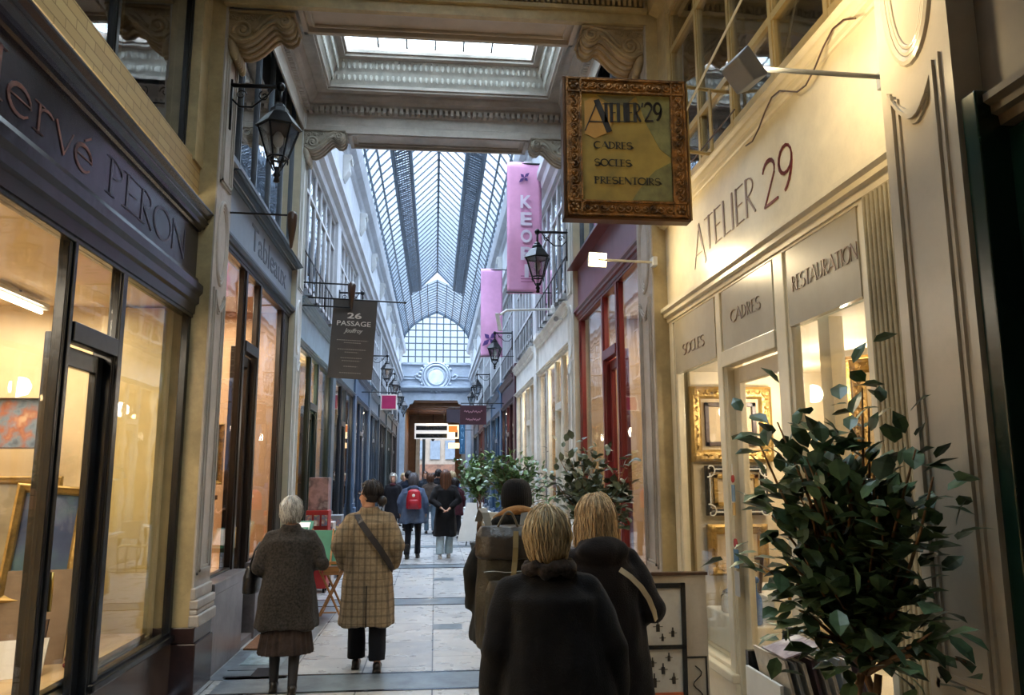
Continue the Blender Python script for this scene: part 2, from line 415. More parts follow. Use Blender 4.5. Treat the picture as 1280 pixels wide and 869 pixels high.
# ------------------------------------------------------------------ floor
def floor_material():
    m = bpy.data.materials.new('worn_marble_slabs'); m.use_nodes = True; n = m.node_tree; b = n.nodes['Principled BSDF']
    t = n.nodes.new('ShaderNodeTexCoord'); Lk = n.links.new
    mp = n.nodes.new('ShaderNodeMapping'); mp.inputs['Rotation'].default_value = (0, 0, R_(90)); Lk(t.outputs['Object'], mp.inputs[0])
    mp.inputs['Location'].default_value = (.11, .0, 0)
    br = n.nodes.new('ShaderNodeTexBrick'); Lk(mp.outputs[0], br.inputs['Vector'])
    br.offset = .37; br.inputs['Scale'].default_value = 1; br.inputs['Brick Width'].default_value = 1.02; br.inputs['Row Height'].default_value = .59
    br.inputs['Mortar Size'].default_value = .007; br.inputs['Mortar Smooth'].default_value = .3
    br.inputs['Color1'].default_value = hexc('#b5b3ae'); br.inputs['Color2'].default_value = hexc('#a2a3a3'); br.inputs['Mortar'].default_value = hexc('#3d3f42')
    z = n.nodes.new('ShaderNodeTexNoise'); z.inputs['Scale'].default_value = 2.4; z.inputs['Detail'].default_value = 10; z.inputs['Roughness'].default_value = .7
    z.inputs['Distortion'].default_value = 1.2; Lk(t.outputs['Object'], z.inputs['Vector'])
    r = n.nodes.new('ShaderNodeValToRGB'); r.color_ramp.elements[0].position = .3; r.color_ramp.elements[0].color = (.62, .64, .68, 1)
    r.color_ramp.elements[1].position = .6; r.color_ramp.elements[1].color = (1.05, 1.04, 1.02, 1); Lk(z.outputs['Fac'], r.inputs[0])
    mx = n.nodes.new('ShaderNodeMix'); mx.data_type = 'RGBA'; mx.blend_type = 'MULTIPLY'; mx.inputs[0].default_value = .8
    Lk(br.outputs['Color'], mx.inputs[6]); Lk(r.outputs[0], mx.inputs[7])
    # fine wandering cracks
    vo = n.nodes.new('ShaderNodeTexVoronoi'); vo.feature = 'DISTANCE_TO_EDGE'; vo.inputs['Scale'].default_value = 1.3
    zd = n.nodes.new('ShaderNodeTexNoise'); zd.inputs['Scale'].default_value = 3; Lk(t.outputs['Object'], zd.inputs['Vector'])
    ad = n.nodes.new('ShaderNodeMix'); ad.data_type = 'RGBA'; ad.blend_type = 'ADD'; ad.inputs[0].default_value = .5
    Lk(t.outputs['Object'], ad.inputs[6]); Lk(zd.outputs['Color'], ad.inputs[7]); Lk(ad.outputs[2], vo.inputs['Vector'])
    rc = n.nodes.new('ShaderNodeValToRGB'); rc.color_ramp.elements[0].position = 0; rc.color_ramp.elements[0].color = (.45, .46, .5, 1)
    rc.color_ramp.elements[1].position = .012; rc.color_ramp.elements[1].color = (1, 1, 1, 1); Lk(vo.outputs['Distance'], rc.inputs[0])
    m2 = n.nodes.new('ShaderNodeMix'); m2.data_type = 'RGBA'; m2.blend_type = 'MULTIPLY'; m2.inputs[0].default_value = .3
    Lk(mx.outputs[2], m2.inputs[6]); Lk(rc.outputs[0], m2.inputs[7]); Lk(m2.outputs[2], b.inputs['Base Color'])
    zr = n.nodes.new('ShaderNodeTexNoise'); zr.inputs['Scale'].default_value = 5; zr.inputs['Detail'].default_value = 6; Lk(t.outputs['Object'], zr.inputs['Vector'])
    mr = n.nodes.new('ShaderNodeMapRange'); mr.inputs['To Min'].default_value = .12; mr.inputs['To Max'].default_value = .5
    Lk(zr.outputs['Fac'], mr.inputs['Value']); Lk(mr.outputs[0], b.inputs['Roughness'])
    bp = n.nodes.new('ShaderNodeBump'); bp.inputs['Strength'].default_value = .35; bp.inputs['Distance'].default_value = .012
    hm = n.nodes.new('ShaderNodeMix'); hm.data_type = 'RGBA'; hm.blend_type = 'MULTIPLY'; hm.inputs[0].default_value = 1
    z4 = n.nodes.new('ShaderNodeTexNoise'); z4.inputs['Scale'].default_value = 3.5; z4.inputs['Detail'].default_value = 3
    mp4 = n.nodes.new('ShaderNodeMapping'); mp4.inputs['Scale'].default_value = (1, 1.6, 1); Lk(t.outputs['Object'], mp4.inputs[0]); Lk(mp4.outputs[0], z4.inputs['Vector'])
    Lk(z4.outputs['Fac'], hm.inputs[6]); Lk(rc.outputs[0], hm.inputs[7]); Lk(hm.outputs[2], bp.inputs['Height']); Lk(bp.outputs[0], b.inputs['Normal'])
    return m
struct('floor', MB().box(-1.95, 1.95, -5, 62, -.1, 0), floor_material())
M_band = mat('blue_grey_stone_band', '#737d84', .28, var=.25, vs=4, bump=.15, bs=6, grime=.2)
M_blk = mat('black_marble_inlay', '#1c2026', .2, var=.2)
M_tile = mat('thick_glass_pavement_light', '#9fb0b4', .12, var=.2, vs=6)
YK = [6.7 + 4.05*k for k in range(-2, 10)]
for y in YK:
    if y < 0: continue
    struct('floor_band', MB().box(-1.7, 1.7, y-.2, y+.32, 0, .003), M_band)
    for yy in (y-.22, y+.32): struct('floor_inlay', MB().box(-1.72, 1.72, yy, yy+.04 + (.05 if y > 14 and y < 16 else 0), .0005, .0045), M_blk)
for y in (8.9, 12.9, 17):
    struct('floor_grate', MB().box(.0, .32, y, y+.3, 0, .003), M_band)
struct('floor_border', MB().box(-1.82, -1.2, 6.95, 10.5, 0, .003), M_band)
t = thing('pavement_light', 'pale glazed pavement light set in the floor before the doormat', 'pavement light', (-1.5, 7.7, 0))
MB().box(-1.74, -1.32, 7.25, 8.0, .003, .008).build('frame', M_band, t)
MB().box(-1.68, -1.38, 7.42, 7.94, .008, .012).build('glass_panel', M_tile, t)
MB().box(-1.5, -1.32, 7.0, 7.3, .008, .011).build('metal_plate', M_blk, t)

# ------------------------------------------------------------------ shop fronts
def interior(s, xa, y0, y1, z0, z1, m, depth=2.2, side='left'):
    mb = MB(); xi = s*(xa+.12); xo = s*(xa+depth); th = .06
    mb.box(xo, xo+s*th, y0, y1, 0, z1+.1)
    mb.box(xi, xo, y0, y0+th, 0, z1+.1); mb.box(xi, xo, y1-th, y1, 0, z1+.1)
    mb.box(xi, xo, y0, y1, z1, z1+.1)
    mb.box(xi, xo, y0, y1, z0-.06, z0)
    return struct('wall_'+side, mb, m)

def pane_box(mb, s, x, ya, yb, za, zb): return mb.box(s*x, s*(x+.008), ya, yb, za, zb)

def shop(s, y0, y1, x, bays, label, mf, mp, zp=.45, zs=.5, zt=2.43, zh=2.95, mull=.07, plinth_x=None, sill=None, cat='shop front', door_m=None, zdoor=.06, ped=True, deep=.05, extra=None):
    """bays: (ya, yb, kind) kind w window, d door, p solid board. Frame members between bays."""
    t = thing('shop_front', label, cat, (s*x, (y0+y1)/2, 0))
    px = x - .06 if plinth_x is None else plinth_x
    door = [b for b in bays if b[2] == 'd']
    # plinth split around the doors
    cuts = sorted([(b[0], b[1]) for b in door]); segs = []; c = y0
    for a, b in cuts: segs.append((c, a)); c = b
    segs.append((c, y1))
    for a, b in segs:
        if b-a < .03: continue
        MB().box(s*px, s*(x+.12), a, b, 0, zp).build('plinth', mp, t, bevel=.008)
        MB().box(s*(px-.025), s*(x+.12), a, b, zp, zs).build('sill', sill or mf, t, bevel=.01)
    fr = MB()
    fr.box(s*(x-.02), s*(x+deep), y0, y1, zh-.01, zh+.09)
    edges = [y0] + [v for b in bays for v in b[:2]] + [y1]
    for i in range(0, len(edges), 2):
        a, b = edges[i], edges[i+1]
        if b - a > .01:
            fr.box(s*(x-.008), s*(x+deep), a, b, 0 if any(abs(a-q[1]) < .01 or abs(b-q[0]) < .01 for q in door) else zs, zh)
            if b-a > .05: fr.box(s*(x-.022), s*x, a+.014, b-.014, zs, zh)
    for ya, yb, k in bays:
        if k == 'w':
            for (a, b) in ((ya, ya+.022), (yb-.022, yb)): fr.box(s*(x-.008), s*(x+.05), a, b, zs, zh)
            fr.box(s*(x-.008), s*(x+.05), ya, yb, zs, zs+.025)
            if extra and extra.get('transom'): fr.box(s*(x-.015), s*(x+.05), ya, yb, zt-.03, zt+.03)
            MB().box(s*(x+.02), s*(x+.028), ya+.02, yb-.02, zs+.02, zh-.01).build('pane', M_glass, t)
        if k == 'd':
            for yy in (ya, yb): fr.box(s*x, s*(x+.12), yy-.012, yy+.014, 0, zt)
            fr.box(s*(x-.03), s*(x+deep), ya, yb, zt-.05, zt+.06)
            MB().box(s*(x+.02), s*(x+.028), ya+.01, yb-.01, zt+.06, zh-.01).build('pane', M_glass, t)
            dm = door_m or mf; d = MB(); xx = x+.05
            d.box(s*xx, s*(xx+.045), ya+.01, ya+.10, zdoor, zt-.06); d.box(s*xx, s*(xx+.045), yb-.10, yb-.01, zdoor, zt-.06)
            d.box(s*xx, s*(xx+.045), ya+.10, yb-.10, zdoor, .42); d.box(s*xx, s*(xx+.045), ya+.10, yb-.10, zt-.17, zt-.06)
            d.box(s*(xx-.012), s*xx, ya+.17, yb-.17, .12, .36)
            dd = d.build('door', dm, t, bevel=.006)
            MB().box(s*(xx+.015), s*(xx+.023), ya+.09, yb-.09, .41, zt-.16).build('pane', M_glass, dd)
            hm = MB(); yh = ya+.055
            hm.tube([(s*(xx-.05), yh, .95), (s*(xx-.05), yh, 1.15)], .011); hm.tube([(s*xx, yh, .98), (s*(xx-.05), yh, .98)], .008); hm.tube([(s*xx, yh, 1.12), (s*(xx-.05), yh, 1.12)], .008)
            hm.build('door_handle', mat('brass', '#b08d4a', .3, metal=.9), dd, smooth=True)
            MB().box(s*(px+.02), s*(x+.14), ya, yb, 0, .06).build('threshold', M_gmar, t)
        if k == 'p':
            b_ = MB().box(s*(x+.0), s*(x+.05), ya, yb, zs, zh); b_.box(s*(x-.015), s*x, ya+.05, yb-.05, zs+.1, zh-.1); b_.build('boarding', mf, t, bevel=.006)
    fr.build('frame', mf, t, bevel=.006)
    return t

def fascia(s, y0, y1, x, z, mf, mm, parent, proj=.14, name='fascia'):
    """z = (molding bottom, field bottom, field top, cornice top)"""
    a, b, c, d = z
    b = 1.65 + (b-1.65)*(x-.085)/x; d = 1.65 + (d-1.65)*(x-proj-.03)/x
    fm = MB().box(s*(x-.02), s*(x+.1), y0, y1, b-.01, c+.01); fo = fm.build('fascia_board', mf, parent)
    h = b-a; q = MB()
    q.prof_y([(s*(x+.1), a), (s*(x-.03), a), (s*(x-.035), a+.25*h), (s*(x-.06), a+.3*h), (s*(x-.06), a+.5*h), (s*(x-.085), a+.6*h), (s*(x-.085), a+.8*h), (s*(x-.05), a+.86*h), (s*(x-.04), b), (s*(x+.1), b)], y0, y1)
    q.build('lower_moulding', mm, parent)
    h = d-c; q = MB()
    q.prof_y([(s*(x+.1), c), (s*(x-.035), c), (s*(x-.045), c+.1*h), (s*(x-.07), c+.14*h), (s*(x-.075), c+.3*h), (s*(x-.1), c+.42*h), (s*(x-proj*.85), c+.5*h), (s*(x-proj*.85), c+.62*h), (s*(x-proj), c+.68*h), (s*(x-proj-.02), c+.85*h), (s*(x-proj-.03), c+.88*h), (s*(x-proj-.03), d-.01), (s*(x-.02), d), (s*(x+.1), d)], y0, y1)
    q.build('cornice', mm, parent)
    return fo

def ellring(mb, s, x, yc, zc, ry, rz, r, n=32, k=8):
    P = []; F = []
    for i in range(n):
        a = 2*PI*i/n; cy, cz = yc+ry*math.cos(a), zc+rz*math.sin(a); ny, nz2 = math.cos(a)/ry, math.sin(a)/rz; l = math.hypot(ny, nz2); ny /= l; nz2 /= l
        for j in range(k):
            b = 2*PI*j/k; P.append((s*(x - r*math.sin(b)*.8), cy+ny*r*math.cos(b), cz+nz2*r*math.cos(b)))
    for i in range(n):
        for j in range(k): F.append((i*k+j, ((i+1) % n)*k+j, ((i+1) % n)*k+(j+1) % k, i*k+(j+1) % k))
    mb.add(P, F)

def pier(s, y0, y1, z1, mside, mface, mplinth, xf=1.85, xb=2.35, zpl=.72, simple=False, zface=None):
    side = 'left' if s < 0 else 'right'
    o = struct('pillar_'+side, MB().box(s*(xf+.012), s*xb, y0, y1, 0, z1), mside)
    zf = zface or z1
    f = MB(); ym = (y0+y1)/2; W = y1-y0; x = xf
    f.box(s*x, s*(x+.014), y0-.0, y1+.0, zpl, zf)
    if not simple:
        b = .055 if W < .46 else .06
        zo = 3.62; ry = W/2-b-.02
        def rail(ya, yb, za, zb, d): f.box(s*(x-d), s*x, ya, yb, za, zb)
        # raised mouldings that frame a sunk panel, with hollowed shoulders under the oval
        for k, (of, d) in enumerate(((0, .012), (.022, .024), (.044, .01))):
            ya, yb = y0+b+of, y1-b-of; zl, zu = zpl+.38+of, 3.19-of
            rail(ya, ya+.018, zl, zu, d); rail(yb-.018, yb, zl, zu, d); rail(ya, yb, zl, zl+.018, d)
            N = 10; pr = None
            for i in range(N+1):
                u = i/N; yy = ya+(yb-ya)*u; zz = zu - .14*math.sin(PI*u)
                if pr: f.obox((s*(x-d/2), (yy+pr[0])/2, (zz+pr[1])/2), (0, yy-pr[0]+.002, zz-pr[1]), (0, .0, .02), (d, 0, 0))
                pr = (yy, zz)
            # upper panel
            zl2, zu2 = 4.12+of, zf-.35-of
            if zu2 - zl2 > .2:
                rail(ya, ya+.018, zl2, zu2, d); rail(yb-.018, yb, zl2, zu2, d); rail(ya, yb, zu2-.018, zu2, d); rail(ya, yb, zl2, zl2+.018, d)
        for rr, q in ((0, .022), (.035, .014), (.06, .01)): ellring(f, s, x, ym, zo, ry-rr*.6, .36-rr, q)
    f.build('pillar_face', mface, o)
    g = MB()
    for k, (za, zb, d) in enumerate(((zpl, zpl+.09, .06), (zpl+.09, zpl+.13, .045), (zpl+.13, zpl+.20, .05), (zpl+.20, zpl+.29, .022))):
        g.box(s*(x-d), s*(x+.02), y0-d*.4, y1+d*.4, za, zb)
    g.build('base_moulding', mface, o, bevel=.012)
    h = MB().box(s*(x-.045), s*xb, y0-.02, y1+.02, 0, zpl-.12); h.box(s*(x-.03), s*xb, y0-.012, y1+.012, zpl-.12, zpl)
    h.build('plinth', mplinth, o, bevel=.008)
    return o

# ---- L1: dark framing shop on the near left
L1Y = (.6, 6.5)
l1 = shop(-1, .6, 6.5, 2.0, [(.7, 2.6, 'w'), (2.7, 4.36, 'w'), (4.43, 5.04, 'd'), (5.14, 6.46, 'w')],
          'black framed shop front with dark purple name board, nearest at the left edge', M_black, M_marb, zp=.40, zs=.45, zt=2.43, zh=2.93, plinth_x=1.985)
fb = fascia(-1, .6, 6.5, 2.0, (2.95, 3.32, 3.65, 3.97), M_fascia, M_fascia, l1, proj=.105)
M_let = mat('dull_copper_lettering', '#6e473c', .4, var=.3, vs=5)
M_let2 = mat('dull_silver_lettering', '#4d4754', .35, var=.3, vs=5)
deco('name_lettering', 'Hervé', M_let, fb, (-1.979, 3.25, 3.33), (0, 1, 0), (0, 0, 1), .25, 1.26, serif=True)
deco('name_lettering', 'PERON', M_let2, fb, (-1.979, 4.70, 3.33), (0, 1, 0), (0, 0, 1), .23, 1.5, serif=True)
def brick_mat():
    m = bpy.data.materials.new('painted_brick'); m.use_nodes = True; n = m.node_tree; b = n.nodes['Principled BSDF']
    t = n.nodes.new('ShaderNodeTexCoord'); sp = n.nodes.new('ShaderNodeSeparateXYZ'); cb = n.nodes.new('ShaderNodeCombineXYZ'); Lk = n.links.new
    Lk(t.outputs['Object'], sp.inputs[0]); Lk(sp.outputs['Y'], cb.inputs['X']); Lk(sp.outputs['Z'], cb.inputs['Y'])
    br = n.nodes.new('ShaderNodeTexBrick'); Lk(cb.outputs[0], br.inputs['Vector']); br.inputs['Scale'].default_value = 1
    br.inputs['Brick Width'].default_value = .24; br.inputs['Row Height'].default_value = .068; br.inputs['Mortar Size'].default_value = .004
    br.inputs['Color1'].default_value = hexc('#b59a66'); br.inputs['Color2'].default_value = hexc('#a98d5b'); br.inputs['Mortar'].default_value = hexc('#84693e')
    Lk(br.outputs['Color'], b.inputs['Base Color']); b.inputs['Roughness'].default_value = .5
    bp = n.nodes.new('ShaderNodeBump'); bp.inputs['Strength'].default_value = .6; bp.inputs['Distance'].default_value = .01; bp.invert = True
    Lk(br.outputs['Fac'], bp.inputs['Height']); Lk(bp.outputs[0], b.inputs['Normal'])
    return m
struct('wall_left', MB().box(-2.3, -2.0, .6, 6.5, 3.97, 4.23), brick_mat())

# ---- R1: cream frame-maker's shop on the near right
r1 = shop(1, 3.32, 6.45, 2.0, [(3.40, 4.20, 'w'), (4.36, 5.22, 'd'), (5.34, 6.32, 'w')],
          'cream frame-maker shop front under the gilt hanging sign, gold frames in its windows', M_cream, M_cream, zp=.30, zs=.36, zt=2.43, zh=2.92, plinth_x=1.97)
M_panelg = mat('beige_sign_glass', '#a79d88', .25, var=.05)
for ya, yb in ((3.40, 4.20), (4.36, 5.22), (5.34, 6.32)):
    MB().box(1.985, 2.018, ya+.02, yb-.02, 2.47, 2.92).build('sign_panel', M_panelg, r1)
fb1 = fascia(1, 2.93, 6.45, 2.0, (2.93, 3.14, 3.76, 4.0), M_cream, M_cream, r1, proj=.1)
M_ox = mat('oxblood_lettering', '#6a1f1c', .4, var=.2); M_br = mat('brown_lettering', '#7d6454', .4, var=.2)
deco('name_lettering', 'ATELIER', M_br, fb1, (1.979, 5.72, 3.28), (0, -1, 0), (0, 0, 1), .25, 1.2, first=1.28)
deco('name_lettering', '29', M_ox, fb1, (1.979, 4.42, 3.24), (0, -1, 0), (0, 0, 1), .28, .44)
deco('panel_lettering', 'SOCLES', M_br, r1, (1.984, 6.1, 2.60), (0, -1, 0), (0, 0, 1), .085, .52)
deco('panel_lettering', 'CADRES', M_br, r1, (1.984, 5.05, 2.66), (0, -1, 0), (0, 0, 1), .085, .5)
deco('panel_lettering', 'RESTAURATION', M_br, r1, (1.984, 4.12, 2.66), (0, -1, 0), (0, 0, 1), .085, .70)
# fluted pilaster strip between R1 and the near pier
fl = MB().box(1.97, 2.2, 2.93, 3.33, 0, 2.95)
for i in range(11):
    yy = 2.945 + i*.036; fl.prof_y([(0, 0)]*3, 0, 0) if False else fl.tube([(1.972, yy+.01, .36), (1.972, yy+.01, 2.92)], .0125, 8)
struct('trim_right', fl, mat('fluted_cream_paint', '#a3977a', .45, var=.12, vs=3, grime=.3))

# ---- L2
M_l2 = mat('brown_black_frame', '#211a17', .3, var=.2)
l2 = shop(-1, 6.95, 10.4, 1.95, [(7.0, 7.98, 'w'), (8.08, 8.62, 'd'), (8.72, 9.93, 'w'), (10.0, 10.36, 'p')],
          'dark framed shop front with grey marble plinth and slate blue board reading Tableaux', M_l2, M_gmar, zp=.66, zs=.76, zt=2.95, zh=3.72, plinth_x=1.83, sill=M_gmar)
fb2 = fascia(-1, 6.95, 10.4, 1.95, (3.74, 3.95, 4.35, 4.66), M_blue, M_dkbl, l2)
text('name_lettering', 'Tableaux', mat('grey_lettering', '#59636f', .5), fb2, (-1.929, 8.1, 3.99), (0, 1, 0), (0, 0, 1), .27, 1.9, ext=.004)
# ---- R2 red
r2 = shop(1, 6.95, 10.4, 1.95, [(7.0, 8.12, 'w'), (8.22, 8.85, 'd'), (8.95, 10.3, 'w')],
          'oxblood red framed shop front with mauve board behind the bushy potted ficus', M_red, M_red, zp=.5, zs=.56, zt=3.0, zh=3.72, extra={'transom': 0})
fb3 = fascia(1, 6.95, 10.4, 1.95, (3.74, 4.0, 4.45, 4.7), M_mauve, M_red, r2)

# ---- far shops, both sides
far = []
cols_l = [('#26332f', '#7f919c', 'dark teal', '#c7a45c'), ('#1f2730', '#58656f', 'blue-black', '#8b6f4e'), ('#2c3a4d', '#4b5f78', 'navy', '#6b5a4b'), ('#3a4653', '#6a7886', 'steel grey', '#514b4a'),
          ('#1d2228', '#3d474f', 'charcoal', '#6b563f'), ('#242e2e', '#4c5656', 'bottle green', '#705a3c'), ('#2b2523', '#4d4340', 'dark brown', '#80633c')]
cols_r = [('#d2cfc4', '#dddcd6', 'white', '#c8ad82'), ('#cfccc0', '#dddcd6', 'ivory', '#c8ad82'), ('#3a1c22', '#4b2a33', 'dark maroon', '#7a4a3a'), ('#2e4a66', '#41607e', 'blue', '#5f5a55'),
          ('#36485a', '#55697c', 'greyish blue', '#5c5048'), ('#4a2320', '#5a3430', 'brick red', '#7c5940'), ('#27323c', '#414e5a', 'slate', '#6c5842')]
for s, cols in ((-1, cols_l), (1, cols_r)):
    side = 'left' if s < 0 else 'right'
    for k in range(7):
        y0 = 10.87 + 4.05*k + (0 if k == 0 else 0); y1 = y0 + 3.6
        cf, cc, nm, ci = cols[k]
        mf = mat('frame_'+side+str(k), cf, .3, var=.12); mc = mat('board_'+side+str(k), cc, .4, var=.1)
        zt, zh = (2.7, 3.45)
        ordn = ['first', 'second', 'third', 'fourth', 'fifth', 'sixth', 'seventh'][k]
        if s > 0 and k in (0, 1):
            by = [(y0+.1, y0+.85, 'w'), (y0+.95, y0+1.5, 'd'), (y0+1.6, y0+2.45, 'w'), (y0+2.6, y0+3.45, 'w')]
        else:
            by = [(y0+.05, y0+1.25, 'w'), (y0+1.35, y0+2.05, 'd'), (y0+2.15, y0+3.5, 'w')]
        t = shop(s, y0, y1, 1.93, by, '%s painted shop front, %s along the %s wall under the glass vault' % (nm, ordn, side), mf, mf, zp=.5, zs=.56, zt=zt, zh=zh)
        fascia(s, y0, y1, 1.93, (3.47, 3.62, 3.98, 4.3), mc, mc, t, proj=.1)
        far.append((s, k, y0, y1))
        interior(s, 1.93, y0, y1, .4, 3.5, mat('room_'+side+str(k), ci, .7, var=.3, vs=1.5), depth=1.5, side=side)
        # hanging shop lamp with its bulb
        if k < 6:
            for yy in ((y0+.7, y0+2.8) if k < 3 else (y0+1.5,)):
                lt = thing('pendant_lamp', 'small glowing bulb in the %s shop%s' % (nm, '' if k >= 3 else (', nearer of two' if yy < y0+2 else ', farther of two')), 'lamp', (s*2.5, yy, 2.9), group='bulbs hanging in the far shop windows')
                MB().tube([(s*2.5, yy, 3.5), (s*2.5, yy, 2.98)], .005, 5).build('cord', M_iron, lt)
                MB().ell((s*2.5, yy, 2.93), (.045, .045, .055), 10, 8).build('bulb', emis('bulb_glow', '#ffd79a', 14), lt, smooth=True)
            l = bpy.data.lights.new('shop_light', 'POINT'); l.energy = P_SHOP_FAR * (1.4 if k < 2 else .8); l.color = WARM2; l.shadow_soft_size = .15
            lo = bpy.data.objects.new('shop_light', l); C.objects.link(lo); lo.location = (s*2.35, y0+1.8, 3.0)

# ------------------------------------------------------------------ piers
pier(-1, 6.5, 6.95, 6.4, M_yel, M_stone, M_plum, zpl=.50)
pier(1, 6.45, 6.93, 6.4, M_yel, M_stone, M_plum, zpl=.50)
pier(1, 2.48, 2.92, 6.0, M_taupe, M_taupe, M_taupe, zpl=.5)
pier(-1, 10.4, 10.85, 7.0, M_cream, M_white, M_gmar, xf=1.86)
pier(1, 10.4, 10.85, 7.0, M_cream, M_white, M_gmar, xf=1.86)
for s in (-1, 1):
    for k in range(1, 8):
        y = 10.45 + 4.05*k
        cf = (cols_l if s < 0 else cols_r)[min(k, 6)][1 if (s < 0 or k > 1) else 1]
        pier(s, y, y+.38, 4.3, mat('pier%d%d' % (s, k), cf, .4), mat('pier%d%d' % (s, k), cf, .4), mat('pier%d%d' % (s, k), cf, .4), xf=1.87, simple=True)

# near right: dark green shop with a beige upper part, mostly out of frame
g1 = shop(1, -1.0, 2.48, 2.0, [(-.8, .9, 'w'), (1.0, 1.55, 'd'), (1.65, 2.25, 'w')], 'dark green gloss shop front at the right edge beside the taupe pier', M_green, M_green, zt=2.3, zh=2.75)
MB().box(1.865, 2.05, 2.40, 2.475, 0, 2.98).build('corner_post', M_green, g1, bevel=.006)
fascia(1, -1.0, 2.48, 1.98, (2.85, 3.05, 3.5, 3.75), mat('beige_wood_board', '#5d5140', .5, var=.1), mat('beige_wood_board', '#5d5140'), g1, proj=.1)
interior(1, 2.0, -1.0, 2.46, .4, 2.9, mat('dark_room', '#20201e', .8), side='right')

# ------------------------------------------------------------------ upper storey
def upper(s, y0, y1, z0, z1, x, n, mf, mw, wd=.06, xw=None, transoms=(), idx=[0], glass=None, dark=None, dep=.55):
    side = 'left' if s < 0 else 'right'
    idx[0] += 1
    fr = MB(); W = (y1-y0)/n
    fr.box(s*(x-.02), s*(x+.1), y0, y1, z0, z0+.06); fr.box(s*(x-.02), s*(x+.1), y0, y1, z1-.07, z1)
    for i in range(n+1):
        y = y0 + W*i; w2 = wd
        fr.box(s*(x-.012), s*(x+.09), max(y0, y-w2/2), min(y1, y+w2/2), z0, z1)
        fr.box(s*(x-.022), s*x, max(y0, y-w2*.25), min(y1, y+w2*.25), z0, z1)
    for tz in transoms: fr.box(s*(x-.02), s*(x+.06), y0, y1, tz-.025, tz+.025)
    o = struct('window_%d' % idx[0], fr, mf)
    MB().box(s*(x+.008), s*(x+.016), y0, y1, z0+.04, z1-.05).build('window_pane', glass or M_dglass, o)
    b = MB().box(s*(x+dep), s*(x+dep+.05), y0, y1, z0-.3, z1+.2); b.box(s*(x+.1), s*(x+.6), y0-.02, y0, z0, z1); b.box(s*(x+.1), s*(x+.6), y1, y1+.02, z0, z1)
    b.box(s*(x+.1), s*(x+.6), y0, y1, z1, z1+.1); b.box(s*(x+.1), s*(x+.6), y0, y1, z0-.1, z0)
    b.build('window_recess', dark or mat('dim_room_behind', '#4a4238', .8, var=.25, vs=1), o)
    return o
M_yfr = mat('yellow_window_frame', '#a58c5a', .35, var=.12, vs=3, grime=.2)
mat('pale_reflection_backing', '#a4abb2', .8, var=.15, vs=4, stretch=(1, 6, .3))  # backing colour stands in for brightness reflected by the upper panes
M_dfr = mat('dark_window_frame', '#1e1b18', .3)
upper(-1, .6, 4.86, 4.23, 5.7, 2.08, 3, M_dfr, None, transoms=(), dark=mat('dark_room', '#20201e', .8))
upper(-1, 4.86, 6.28, 4.23, 5.7, 2.08, 1, M_dfr, None, wd=.09, dark=mat('dark_room', '#20201e', .8))
struct('trim_left', MB().box(-2.3, -1.98, 6.28, 6.5, 4.2, 6.2), M_yel)
upper(1, 2.93, 6.2, 3.98, 5.7, 2.02, 5, M_yfr, None, transoms=(4.4, 5.3), wd=.08)
struct('trim_right', MB().box(1.97, 2.3, 6.2, 6.45, 3.96, 6.2), M_yel)
upper(-1, 6.95, 10.4, 4.66, 6.9, 1.99, 5, mat('grey_iron_frame', '#666e78', .4), None, wd=.06, dark=mat('white_reflection_backing', '#d3d9de', .8, var=.12, vs=5, stretch=(1, 5, .3)), dep=.14)  # white backing imitates bright reflections in these panes
upper(1, 6.95, 10.4, 4.7, 6.9, 1.99, 5, mat('grey_iron_frame', '#666e78', .4), None, wd=.06, dark=mat('white_reflection_backing', '#d3d9de', .8, var=.12, vs=5, stretch=(1, 5, .3)), dep=.14)  # reflections whitened into the backing on this side too
M_upw = mat('white_upper_wall', '#b9bcc0', .5, var=.07, vs=2, grime=.15)
M_refl_back = mat('pale_reflection_backing', '#98a0a8')  # pale backing in place of reflected brightness, far windows
for s in (-1, 1):
    for k in range(8):
        y0 = 10.85 + 4.05*k; y1 = y0 + 4.05
        if k == 7: y1 = 42
        upper(s, y0+.3, y1-.15, 4.45, 6.45, 1.98, 6 if k < 7 else 4, M_upw, None, wd=.12, transoms=(5.0, 5.9) if k % 2 else (5.9,), dark=M_refl_back, dep=.2)
        struct('trim_%s' % ('left' if s < 0 else 'right'), MB().box(s*1.9, s*2.2, y0-.15, y0+.3, 4.3, 6.6), M_upw)
        # small iron guard rail before the sashes
        rr = MB(); rr.tube([(s*1.9, y0+.3, 4.85), (s*1.9, y1-.15, 4.85)], .012, 6)
        for i in range(10): rr.tube([(s*1.9, y0+.4+i*.35, 4.32), (s*1.9, y0+.4+i*.35, 4.85)], .007, 5)
        struct('trim_rail', rr, M_iron)
    side = 'left' if s < 0 else 'right'
    X0 = 2.4
    mb = MB().prof_y([(s*X0, 6.45), (s*1.9, 6.45), (s*1.88, 6.55), (s*1.80, 6.6), (s*1.78, 6.72), (s*1.72, 6.78), (s*1.72, 6.9), (s*1.80, 6.95), (s*1.86, 7.0), (s*1.86, 7.9), (s*1.80, 7.95), (s*1.78, 8.06), (s*1.66, 8.12), (s*1.62, 8.26), (s*1.60, 8.36), (s*1.72, 8.44), (s*X0, 8.5)], 11.0, 42)
    struct('wall_'+side, mb, M_upw)
    struct('wall_'+side, MB().box(s*2.2, s*2.4, 10.8, 42, 3.6, 8.4), M_upw)
    for i in range(9):
        y = 11.3 + 3.5*i
        c = MB().prism([(0, 0), (.16, 0), (.18, -.08), (.12, -.14), (.13, -.3), (.07, -.42), (.02, -.5), (0, -.5)], lambda a, b, t, y=y, s=s: (s*(1.86 - a), y + .3*t, 7.86 + b))
        ellring(c, s, 1.70, y+.15, 7.75, .09, .06, .02, 12, 6)
        struct('trim_'+side, c, M_white, bevel=.01)

